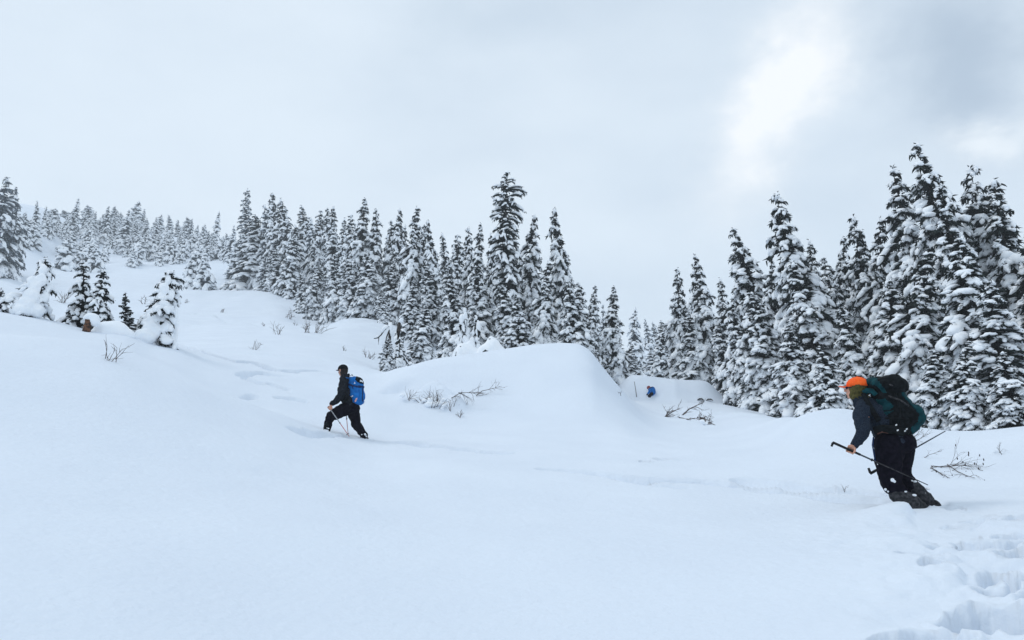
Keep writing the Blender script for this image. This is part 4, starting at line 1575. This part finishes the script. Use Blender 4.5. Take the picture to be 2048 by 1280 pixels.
def boot(bag, ankle, toe, up):
    a, t = Vector(ankle), Vector(toe)
    F, S, U = frame(t - a, up)
    L_ = (t - a).length
    ell(bag, a + F * .01 + U * .02, (F * .07, S * .055, U * .085))
    ell(bag, a + F * L_ * .55 - U * .03, (F * L_ * .55, S * .052, U * .045))
    ell(bag, a + F * L_ * .45 - U * .068, (F * L_ * .66, S * .055, U * .018), e=.6)


# ---------------- climber with the orange cap
DA = 9.0


def A(px, py, off=0.0):
    return at(px, py, DA + off)


f0 = A(1820, 1005)
pa = empty('person', (f0.x, f0.y, gheight(f0.x, f0.y)), 'person in orange cap and dark slate top leaning uphill knee-deep in snow', 'person')
HC = A(1712, 779)
HF = (A(1680, 774) - HC).normalized() + Vector((0, .25, .02))
HU = (A(1716, 740) - HC)
b = Bag()
head(b, HC, HF, HU, 1.0)
limb(b, [(A(1716, 786), .055), (A(1727, 806), .062)])
limb(b, [(A(1738, 818), .09), (A(1764, 850), .10), (A(1788, 884), .10)])
limb(b, [(A(1730, 816, -.15), .05), (A(1728, 862, -.25), .037), (A(1711, 889, -.24), .029)])
limb(b, [(A(1742, 812, .16), .05), (A(1768, 862, .24), .037), (A(1792, 900, .22), .028)])
for o, kx, ky, fx, fy in ((-.10, 1784, 966, 1828, 1003), (.11, 1806, 956, 1856, 1003)):
    limb(b, [(A(1788, 890, o), .08), (A(kx, ky, o), .055), (A((kx + fx) / 2, (ky + fy) / 2, o), .05), (A(fx, fy, o), .038)])
P1a, P1b = A(1666, 885, -.27), A(1856, 970, -.22)
ax1 = (P1b - P1a).normalized()
g1 = A(1701, 901, -.27)
g1 = P1a + ax1 * (g1 - P1a).dot(ax1)
grip_hand(b, A(1710, 890, -.24), g1, -ax1, None)
P2a, P2b = A(1741, 947, .24), A(1891, 862, .24)
ax2 = (P2b - P2a).normalized()
g2 = A(1795, 915, .24)
g2 = P2a + ax2 * (g2 - P2a).dot(ax2)
grip_hand(b, A(1792, 900, .23), g2, ax2, None)
put('body', fuse('body', b, .0065, 2), M_SKIN, pa)
eyes(pa, HC, HF, HU)
F_, S_, U_ = frame(HF, HU)
b = Bag()
for sg in (-1, 1):
    ell(b, HC + F_ * .093 + S_ * sg * .033 + U_ * .004, (F_ * .006, S_ * .030, U_ * .019), 12, 6)
    sweep(b, [v3(HC + F_ * .088 + S_ * sg * .058 + U_ * .006), v3(HC + F_ * .03 + S_ * sg * .082 + U_ * .004)], .0035, k=5)
put('sunglasses', b.mesh('sunglasses'), M_NAVY, pa)
# hooded buff: leaves the face free
b = Bag()
ell(b, HC - F_ * .026 + U_ * .003, (F_ * .098, S_ * .104, U_ * .110))
ell(b, HC - F_ * .015 - U_ * .06, (F_ * .080, S_ * .084, U_ * .075))
limb(b, [(A(1714, 790), .078), (A(1722, 799), .084), (A(1729, 806), .092)])
put('hood', fuse('hood', b, .009, 4, .008, 14, 3), M_OLIVE, pa)
CU = (HU.normalized() + F_ * .16)
cr_, pk_ = cap_mesh(HC - F_ * .012 + U_ * .043, (F_ + U_ * -.18), CU, .118, .098, .098, .088, lift=-.006)
cp_ = put('cap', cr_, M_ORANGE, pa)
put('peak', pk_, M_ORANGE, cp_)
b = Bag()
ell(b, HC - F_ * .012 + U_ * .043 + Vector(CU).normalized() * .099, ((.009, 0, 0), (0, .009, 0), (0, 0, .005)), 8, 4)
put('button', b.mesh('button'), M_ORANGE, cp_)
b = Bag()
limb(b, [(A(1700, 800, -.03), .018), (A(1704, 806, -.03), .020)])
put('collar', fuse('collar', b, .008, 2), M_WHITE, pa, label='pale collar tip showing under the chin')
# fleece
b = Bag()
up_t = v3(A(1715, 790) - A(1790, 885))
lat = Vector((0, 1, 0))
for (px, py, rf, rl) in ((1733, 812, .10, .165), (1745, 824, .135, .20), (1760, 842, .14, .19), (1774, 862, .14, .18), (1786, 880, .135, .18)):
    t_ = (A(1730, 806) - A(1790, 885)).normalized()
    f_ = t_.cross(lat).normalized()
    ell(b, A(px, py), (f_ * rf, lat * rl, t_ * .12))
limb(b, [(A(1728, 815, -.15), .088), (A(1722, 832, -.20), .084), (A(1725, 850, -.24), .074), (A(1727, 862, -.26), .066), (A(1720, 876, -.25), .056), (A(1711, 888, -.24), .048)])
limb(b, [(A(1742, 812, .16), .085), (A(1760, 845, .22), .068), (A(1770, 864, .24), .062), (A(1790, 897, .23), .048)])
limb(b, [(A(1722, 803), .092), (A(1732, 812), .11)])
put('jacket', fuse('jacket', b, .011, 7, .020, 9, 5), M_JACKET, pa)
# trousers
b = Bag()
ell(b, A(1789, 886), (Vector((.215, 0, 0)), Vector((0, .19, 0)), Vector((0, 0, .14))))
for o, pts in ((-.10, ((1780, 892, .145), (1777, 920, .135), (1779, 945, .115), (1783, 967, .102), (1796, 984, .088), (1810, 996, .075))),
               (.11, ((1800, 892, .145), (1799, 918, .13), (1799, 938, .108), (1805, 956, .094), (1824, 975, .082), (1840, 990, .072)))):
    limb(b, [(A(x, y, o), r) for x, y, r in pts])
put('trousers', fuse('trousers', b, .011, 7, .024, 7, 8, (1, 1, .55)), M_PANTS, pa)
for o, pts in ((-.11, ((1795, 990, .082), (1812, 1000, .093), (1828, 1009, .084))), (.12, ((1820, 970, .080), (1838, 988, .088), (1856, 1004, .080)))):
    b = Bag()
    limb(b, [(A(x, y, o), r) for x, y, r in pts])
    ga = put('gaiter', fuse('gaiter', b, .010, 5, .014, 8, int(o * 100)), M_GAITER, pa)
    b = Bag()
    rr_ = np.random.default_rng(int(abs(o) * 1000))
    for q in range(9):
        i = rr_.integers(0, 2)
        x = pts[i][0] + (pts[i + 1][0] - pts[i][0]) * rr_.random() + rr_.normal() * 3
        y = pts[i][1] + (pts[i + 1][1] - pts[i][1]) * rr_.random() - rr_.uniform(4, 13)
        r_ = rr_.uniform(.008, .022)
        ell(b, A(x, y, o - .05 + rr_.normal() * .02), ((r_ * 1.5, 0, 0), (0, r_, 0), (0, 0, r_ * .8)), 8, 5)
    put('clinging_snow', b.mesh('clinging_snow'), M_SNOW, ga, 'stuff')
b = Bag()
for x, y, r_ in ((1785, 960, .02), (1789, 963, .014), (1771, 979, .014), (1768, 985, .013), (1772, 990, .011), (1776, 983, .010), (1757, 928, .014)):
    ell(b, A(x, y, -.215 if x > 1778 else -.17), ((r_, 0, 0), (0, r_, 0), (0, 0, r_)), 8, 5)
put('clinging_snow', b.mesh('clinging_snow'), M_SNOW, pa, 'stuff')
for o, ax_, tx in ((-.12, (1834, 1010), (1822, 1040)), (.12, (1862, 1008), (1850, 1040))):
    b = Bag()
    boot(b, A(*ax_, o), A(*tx, o), (A(1900, 1000) - A(1850, 1010)))
    put('boot', fuse('boot', b, .010, 3), M_BOOT, pa)

# poles
GP = 'trekking poles in use'


def pole(label, a, b_, hook, grip_to, lower_from, mats, basket=True, r=.0095, group=GP):
    """hook: extra handle point; grip_to / lower_from: fractions along the pole"""
    root = empty('trekking_pole', b_, label, 'trekking pole', group)
    a, b_ = Vector(a), Vector(b_)
    g = a.lerp(b_, grip_to)
    l_ = a.lerp(b_, lower_from)
    if hook is not None:
        tube_obj('grip', [Vector(hook), Vector(hook).lerp(a, .8), a, a.lerp(g, .2), g], [r * 1.3, r * 1.5, r * 1.6, r * 1.6, r * 1.4], mats[0], root)
    else:
        tube_obj('grip', [a, a.lerp(g, .1), a.lerp(g, .6), g], [r * 1.2, r * 1.8, r * 1.6, r * 1.3], mats[0], root)
    tube_obj('shaft', [g, g.lerp(l_, .5), l_], [r, r, r], mats[1], root)
    tube_obj('lower_shaft', [l_.lerp(a, .01), l_.lerp(b_, .5), b_], [r * .75, r * .72, r * .5], mats[2], root)
    tube_obj('clamp', [l_.lerp(a, .015), l_.lerp(b_, .02)], [r * 1.7, r * 1.7], M_GRIP, root)
    if basket:
        b2 = Bag()
        ax = (b_ - a).normalized()
        s1 = ax.cross(Vector((0, 0, 1))).normalized()
        s2 = ax.cross(s1)
        ell(b2, b_ - ax * .06, (s1 * .04, s2 * .04, ax * .007), 14, 5)
        put('basket', b2.mesh('basket'), M_GRIP, root)
    return root


pole('pole held across the thigh in the front hand of the orange-capped climber', P1a, P1b, A(1663, 893, -.27), .30, .42, (M_GRIP, M_ALU, M_GAITER), basket=False, r=.0085)
pole('pole sticking out behind the orange-capped climber, tip raised over the snow', P2a, P2b, A(1737, 936, .24), .22, .55, (M_GRIP, M_ALU, M_ALU), basket=False)

# big backpack
F2 = (A(1790, 812) - A(1745, 845)).normalized()        # away from the back
bp = empty('backpack', A(1800, 868), 'large black and teal trekking backpack worn by the orange-capped climber', 'backpack')
b = Bag()
AX = (A(1752, 758) - A(1806, 866)).normalized()
LT = Vector((0, 1, 0))
NX = LT.cross(AX).normalized()
if NX.x < 0:
    NX = -NX
for px, py, ra, rn, rl in ((1778, 800, .17, .155, .165), (1792, 828, .20, .185, .175), (1802, 848, .13, .155, .16), (1771, 790, .16, .13, .155), (1818, 833, .12, .14, .14)):
    ell(b, A(px, py), (NX * rn, LT * rl, AX * ra), e=.75)
sack = put('sack', fuse('sack', b, .012, 6, .022, 7, 11), M_BLACK, bp)
b = Bag()
ell(b, A(1770, 768), (NX * .185, LT * .16, AX * .085), e=.75)
ell(b, A(1790, 772), (NX * .11, LT * .15, AX * .10), e=.8)
ell(b, A(1748, 765), (NX * .10, LT * .12, AX * .06))
lid = put('lid', fuse('lid', b, .012, 6, .018, 8, 12), M_BLACK, bp)


def panel(src, polyg, mat, name='side_panel', off=.006, parent=None, label=None, root=bp):
    me = src.data.copy()
    me.materials.clear()
    me.transform(Matrix.Translation(root.location))
    out = patch_of(me, polyg, off)
    if len(out.polygons):
        put(name, out, mat, parent or src, label=label)


panel(lid, [(1733, 757), (1746, 754), (1753, 757), (1763, 770), (1774, 785), (1767, 783), (1752, 771), (1741, 769), (1733, 768)], M_TEAL)
panel(sack, [(1756, 775), (1763, 771), (1774, 785), (1767, 786)], M_TEAL)
panel(sack, [(1745, 800), (1771, 797), (1788, 812), (1780, 820), (1758, 823)], M_TEAL)
panel(sack, [(1765, 825), (1788, 821), (1771, 832)], M_TEAL)
panel(sack, [(1797, 768), (1812, 783), (1854, 822), (1852, 848), (1825, 868), (1821, 856), (1836, 843), (1838, 828), (1805, 791)], M_TEAL, 'net_pocket')
# straps
for pts, mt, nm, w in (([(1727, 786, -.16), (1734, 781, -.17), (1744, 782, -.17), (1752, 790, -.17)], M_TEAL, 'shoulder_strap', .028),
                       ([(1727, 787, -.17), (1736, 806, -.215), (1748, 826, -.20), (1758, 842, -.18)], M_BLACK, 'shoulder_strap', .03),
                       ([(1733, 780, .16), (1730, 800, .19), (1744, 830, .19)], M_BLACK, 'shoulder_strap', .03),
                       ([(1748, 862, -.17), (1765, 858, -.20), (1790, 860, -.20), (1808, 864, -.15)], M_BLACK, 'hip_belt', .045),
                       ([(1790, 786, -.16), (1797, 806, -.19), (1800, 830, -.20), (1798, 852, -.18)], M_BLACK, 'compression_strap', .012),
                       ([(1776, 792, -.175), (1800, 800, -.185), (1818, 812, -.16)], M_GAITER, 'compression_strap', .010),
                       ([(1770, 836, -.19), (1795, 838, -.20), (1820, 840, -.16)], M_BLACK, 'compression_strap', .010),
                       ([(1755, 868, -.20), (1764, 864, -.21), (1777, 866, -.205)], M_STRAP, 'cord', .006),
                       ([(1747, 874, -.17), (1745, 890, -.17), (1748, 908, -.165), (1751, 924, -.16)], M_NAVY, 'hanging_strap', .008)):
    b = Bag()
    P_ = [v3(A(*q)) for q in pts]
    fine = []
    for i in range(len(P_) - 1):
        for t in np.linspace(0, 1, 5)[:-1]:
            fine.append(P_[i] + (P_[i + 1] - P_[i]) * t)
    fine.append(P_[-1])
    sweep(b, fine, w, max(.005, w * .35), k=8, up=(0, -1, .05))
    put(nm, b.mesh(nm), mt, bp)
panel(sack, [(1748, 846), (1762, 844), (1767, 858), (1754, 856)], M_TEAL, 'side_panel')
for x, y, o in ((1792.5, 850, -.205), (1795.5, 860.5, -.225), (1810, 862, -.16), (1813.5, 858, -.16)):
    b = Bag()
    ell(b, A(x, y, o), ((.010, 0, .006), (0, .004, 0), (-.003, 0, .006)), 8, 5, e=.6)
    put('buckle', b.mesh('buckle'), M_WHITE, bp)
b = Bag()
ell(b, A(1782, 770, -.165), ((.022, 0, -.008), (0, .006, 0), (.003, 0, .009)), 10, 5)
put('badge', b.mesh('badge'), M_GAITER, bp)

# ---------------- climber with the blue pack
DB = 16.0


def B(px, py, off=0.0):
    return at(px, py, DB + off)


f0 = B(690, 872)
pb = empty('person', (f0.x, f0.y, gheight(f0.x, f0.y)), 'person in black cap and trousers striding uphill across the middle slope', 'person')
HC = B(685.5, 741)
HF = (B(665, 742) - HC).normalized() + Vector((0, .75, .03))
HU = Vector((0.03, 0, 1))
b = Bag()
head(b, HC, HF, HU)
limb(b, [(B(686, 746), .055), (B(688, 757), .06)])
limb(b, [(B(690, 764), .10), (B(695, 790), .10), (B(699, 812), .11)])
limb(b, [(B(690, 763, -.14), .05), (B(680, 790, -.2), .038), (B(663, 807, -.2), .028)])
limb(b, [(B(698, 763, .2), .05), (B(692, 790, .32), .038), (B(689, 808, .34), .028)])
for o, h_, k_, f_ in ((-.08, (694, 816), (661, 832), (655, 862)), (.10, (705, 816), (712, 848), (730, 872))):
    limb(b, [(B(*h_, o), .085), (B(*k_, o), .055), (B((k_[0] + f_[0]) / 2, (k_[1] + f_[1]) / 2, o), .052), (B(*f_, o), .04)])
Q1a, Q1b = B(656.5, 812.5, -.22), B(698.5, 873, -.16)
a1 = (Q1b - Q1a).normalized()
gg = Q1a + a1 * .05
grip_hand(b, B(662, 807.5, -.2), gg, a1, None)
Q2a, Q2b = B(690.5, 806, .36), B(696.3, 870, .22)
a2 = (Q2b - Q2a).normalized()
grip_hand(b, B(689, 803, .34), Q2a + a2 * .05, a2, None)
put('body', fuse('body', b, .0075, 2), M_SKIN, pb)
eyes(pb, HC, HF, HU)
F_, S_, U_ = frame(HF, HU)
b = Bag()
ell(b, HC - F_ * .03 - U_ * .005, (F_ * .086, S_ * .088, U_ * .10))
ell(b, HC - F_ * .03 - U_ * .07, (F_ * .075, S_ * .075, U_ * .06))
put('hair', fuse('hair', b, .01, 3, .008, 20, 2), M_HAIR, pb)
cr_, pk_ = cap_mesh(HC - F_ * .005 + U_ * .030, F_, HU, .112, .10, .098, .075, lift=.0)
cp_ = put('cap', cr_, M_BLACK, pb)
put('peak', pk_, M_BLACK, cp_)
b = Bag()
for px, py, rf, rl in ((689, 759, .10, .17), (691, 770, .14, .21), (694, 785, .14, .20), (697, 800, .15, .19), (699, 812, .15, .19)):
    ell(b, B(px, py), (Vector((rf, 0, 0)), Vector((0, rl, 0)), Vector((0, 0, .12))))
limb(b, [(B(689, 763, -.14), .095), (B(684, 778, -.19), .088), (B(681, 792, -.2), .078), (B(672, 802, -.2), .062), (B(664, 807, -.2), .05)])
limb(b, [(B(699, 764, .18), .09), (B(694, 788, .3), .07), (B(689, 801, .34), .05)])
limb(b, [(B(688, 752), .072), (B(689, 758), .085)])
limb(b, [(B(698, 749.5, .03), .03), (B(694, 755), .045)])
put('jacket', fuse('jacket', b, .012, 6, .026, 8, 15), M_JACKET2, pb)
b = Bag()
ell(b, B(700, 814), (Vector((.19, 0, 0)), Vector((0, .18, 0)), Vector((0, 0, .14))))
for o, pts in ((-.08, ((692, 817, .14), (677, 825, .13), (663, 832, .105), (657, 843, .085), (655.5, 855, .072))),
               (.10, ((706, 817, .145), (709, 832, .125), (712, 848, .10), (721, 861, .085), (729, 872, .07)))):
    limb(b, [(B(x, y, o), r) for x, y, r in pts])
put('trousers', fuse('trousers', b, .012, 6, .026, 7, 16), M_PANTS, pb)
for o, pts, seed in ((-.09, ((656, 848, .078), (654, 858, .074)), 4), (.11, ((722, 863, .082), (729, 871, .075)), 5)):
    b = Bag()
    limb(b, [(B(x, y, o), r) for x, y, r in pts])
    ga = put('gaiter', fuse('gaiter', b, .012, 4, .018, 10, seed), M_BLACK, pb)
    b = Bag()
    rr_ = np.random.default_rng(seed)
    for q in range(5):
        r_ = rr_.uniform(.008, .016)
        ell(b, B(pts[-1][0] + rr_.uniform(-6, 4), pts[-1][1] + rr_.uniform(-5, 3), o - .08), ((r_ * 1.5, 0, 0), (0, r_, 0), (0, 0, r_)), 7, 4)
    put('clinging_snow', b.mesh('clinging_snow'), M_SNOW, ga, 'stuff')
for o, a_, t_ in ((-.09, (655, 862), (641, 862)), (.12, (730, 874), (723, 884))):
    b = Bag()
    boot(b, B(*a_, o), B(*t_, o), Vector((0, 0, 1)))
    put('boot', fuse('boot', b, .011, 3), M_BOOT, pb)
pole('pole planted by the front hand of the climber with the blue pack', Q1a, Q1b, None, .13, .55, (M_GRIP, M_GREYPOLE, M_RED), group=GP)
pole('upright pole seen between the legs of the climber with the blue pack', Q2a, Q2b, None, .13, .5, (M_GRIP, M_GREYPOLE, M_RED), basket=False, group=GP)

bq = empty('backpack', B(713, 811), 'bright blue backpack with black lid patch worn by the striding climber', 'backpack')
b = Bag()
N_ = (Vector((.75, -.66, .0))).normalized()       # away from the wearer's back
W_ = N_.cross(Vector((0, 0, 1))).normalized()
T_ = (B(706, 752) - B(713, 812)).normalized()
ell(b, B(711, 771, -.06), (N_ * .135, W_ * .165, T_ * .19), e=.62)
ell(b, B(713, 788, -.06), (N_ * .15, W_ * .165, T_ * .17), e=.7)
ell(b, B(714, 800, -.05), (N_ * .13, W_ * .14, T_ * .11), e=.8)
sk = put('sack', fuse('sack', b, .012, 6, .016, 7, 21), M_BLUE, bq)


def panelb(polyg, mat, name, off=.006):
    panel(sk, polyg, mat, name, off, root=bq)


panelb([(710, 759), (713, 752), (727, 758), (729, 769), (716, 765)], M_BLACK, 'lid_patch')
panelb([(719.6, 760.2), (725.4, 762.2), (725.0, 765), (719.4, 762.8)], M_WHITE, 'badge', .014)
panelb([(709.6, 801.5), (712.2, 796), (714.4, 796), (712, 803.5), (709.8, 803.8)], M_PINK, 'tag', .012)
panelb([(698.2, 796), (701, 795.5), (701, 799.5), (699, 800)], M_PINK, 'tag', .012)
panelb([(694, 766), (707, 770), (727, 772.5), (732, 773), (732, 775.5), (716, 775), (704, 772.5), (694, 768.5)], M_NAVY, 'compression_strap', .009)
panelb([(704, 771), (706, 771), (706.6, 778), (705, 778)], M_NAVY, 'strap_end', .011)
panelb([(709, 764), (710.6, 766.8), (707.8, 767.2)], M_WHITE, 'badge', .012)
panelb([(724.5, 775), (726.2, 775), (725.5, 803), (723.8, 803)], M_NAVY, 'seam', .008)
panelb([(702.5, 792.5), (706, 791), (706.5, 792), (703, 793.8)], M_WHITE, 'zip_pull', .012)
for pts, nm, w, mt in (([(695, 757, -.2), (690, 756, -.18), (686, 762, -.2)], 'shoulder_strap', .022, M_BLUE), ([(697, 797, -.2), (693, 800, -.22), (688, 803, -.2)], 'hip_belt', .03, M_BLACK),
                       ([(728, 801, -.1), (730, 804, -.1), (726.5, 808, -.1)], 'side_loop', .006, M_WHITE), ([(706, 752, -.03), (704, 749, -.03), (701, 752, -.03)], 'haul_loop', .008, M_BLACK)):
    b = Bag()
    sweep(b, [v3(B(*q)) for q in pts], w, max(.005, w * .4), k=8, up=(0, -1, .05))
    put(nm, b.mesh(nm), mt, bq)

# ---------------- far climber by the bank
pc_p = hit(1300, 791, 20)
DC = math.hypot(pc_p.x, pc_p.y)
print('far climber at', DC)
scl = DC / FOC


def Cc(px, py, off=0.0):
    return at(px, py, DC + off)


pc = empty('person', pc_p, 'tiny distant person in dull red helmet bending over by the far snow bank', 'person')
b = Bag()
HC = Cc(1297.5, 775.5)
HF, HU = Vector((-.8, .1, -.5)), Vector((-.4, 0, .9))
head(b, HC, HF, HU, 1.0)
limb(b, [(HC, .05), (Cc(1300, 779), .06)])
limb(b, [(Cc(1301, 780), .10), (Cc(1304, 787), .10)])
limb(b, [(Cc(1300, 780, -.15), .045), (Cc(1297, 785, -.22), .035), (Cc(1295, 788, -.22), .03)])
limb(b, [(Cc(1300, 780, .15), .045), (Cc(1297, 785, .22), .035), (Cc(1294, 789, .22), .03)])
for o in (-.09, .09):
    limb(b, [(Cc(1304, 787, o), .07), (Cc(1299, 793, o), .05), (Cc(1303, 802, o), .045)])
put('body', fuse('body', b, .012, 2), M_SKIN, pc)
b = Bag()
limb(b, [(Cc(1299.5, 779), .11), (Cc(1301.5, 783), .15), (Cc(1304, 787), .15)])
for o in (-1, 1):
    limb(b, [(Cc(1300, 780, .15 * o), .07), (Cc(1297.5, 785, .22 * o), .06), (Cc(1295.5, 787.5, .22 * o), .05)])
put('jacket', fuse('jacket', b, .02, 4, .015, 8, 4), M_BLUE, pc)
b = Bag()
for o in (-.09, .09):
    limb(b, [(Cc(1304, 787, o), .11), (Cc(1298, 792, o), .085), (Cc(1303, 801, o), .07)])
    limb(b, [(Cc(1295, 788.5, o * 2.4), .055), (Cc(1294, 789.5, o * 2.4), .05)])
put('trousers', fuse('trousers', b, .02, 4), M_PANTS, pc)
F_, S_, U_ = frame(HF, HU)
cr_, _n = cap_mesh(HC + U_ * .0, F_, HU, .125, .115, .125, 0)
put('helmet', cr_, M_REDHAT, pc)
bk = empty('backpack', Cc(1305, 788), 'small blue backpack with dark lid on the distant bending climber', 'backpack')
b = Bag()
ell(b, Cc(1305.5, 781.5), (Vector((.17, 0, .06)), Vector((0, .17, 0)), Vector((-.06, 0, .24))), e=.75)
put('sack', fuse('sack', b, .02, 4), M_BLUE, bk)
b = Bag()
ell(b, Cc(1303.5, 775.8), (Vector((.13, 0, .03)), Vector((0, .15, 0)), Vector((-.02, 0, .07))), e=.8)
put('lid', fuse('lid', b, .02, 3), M_NAVY, bk)


# ------------------------------------------------------------------ the air
hb = Bag()
x0, x1, y0, y1, z0_, z1_ = -790, 790, -790, 790, -130, 190
bv = [(x, y, z) for x in (x0, x1) for y in (y0, y1) for z in (z0_, z1_)]
hb.add(bv, Q=[(0, 1, 3, 2), (4, 6, 7, 5), (0, 4, 5, 1), (2, 3, 7, 6), (0, 2, 6, 4), (1, 5, 7, 3)])
hz = bpy.data.materials.new('mountain_haze')
hz.use_nodes = True
ht = hz.node_tree
ht.nodes.remove(ht.nodes['Principled BSDF'])
pv = nd(ht, 'ShaderNodeVolumePrincipled')
pv.inputs['Color'].default_value = (.93, .97, 1.0, 1)
pv.inputs["Density"].default_value = 0.0007
pv.inputs['Anisotropy'].default_value = 0.1
ht.links.new(pv.outputs[0], ht.nodes['Material Output'].inputs['Volume'])
haze = link('haze', hb.mesh('haze', smooth=False), hz)
tag(haze, kind='stuff')
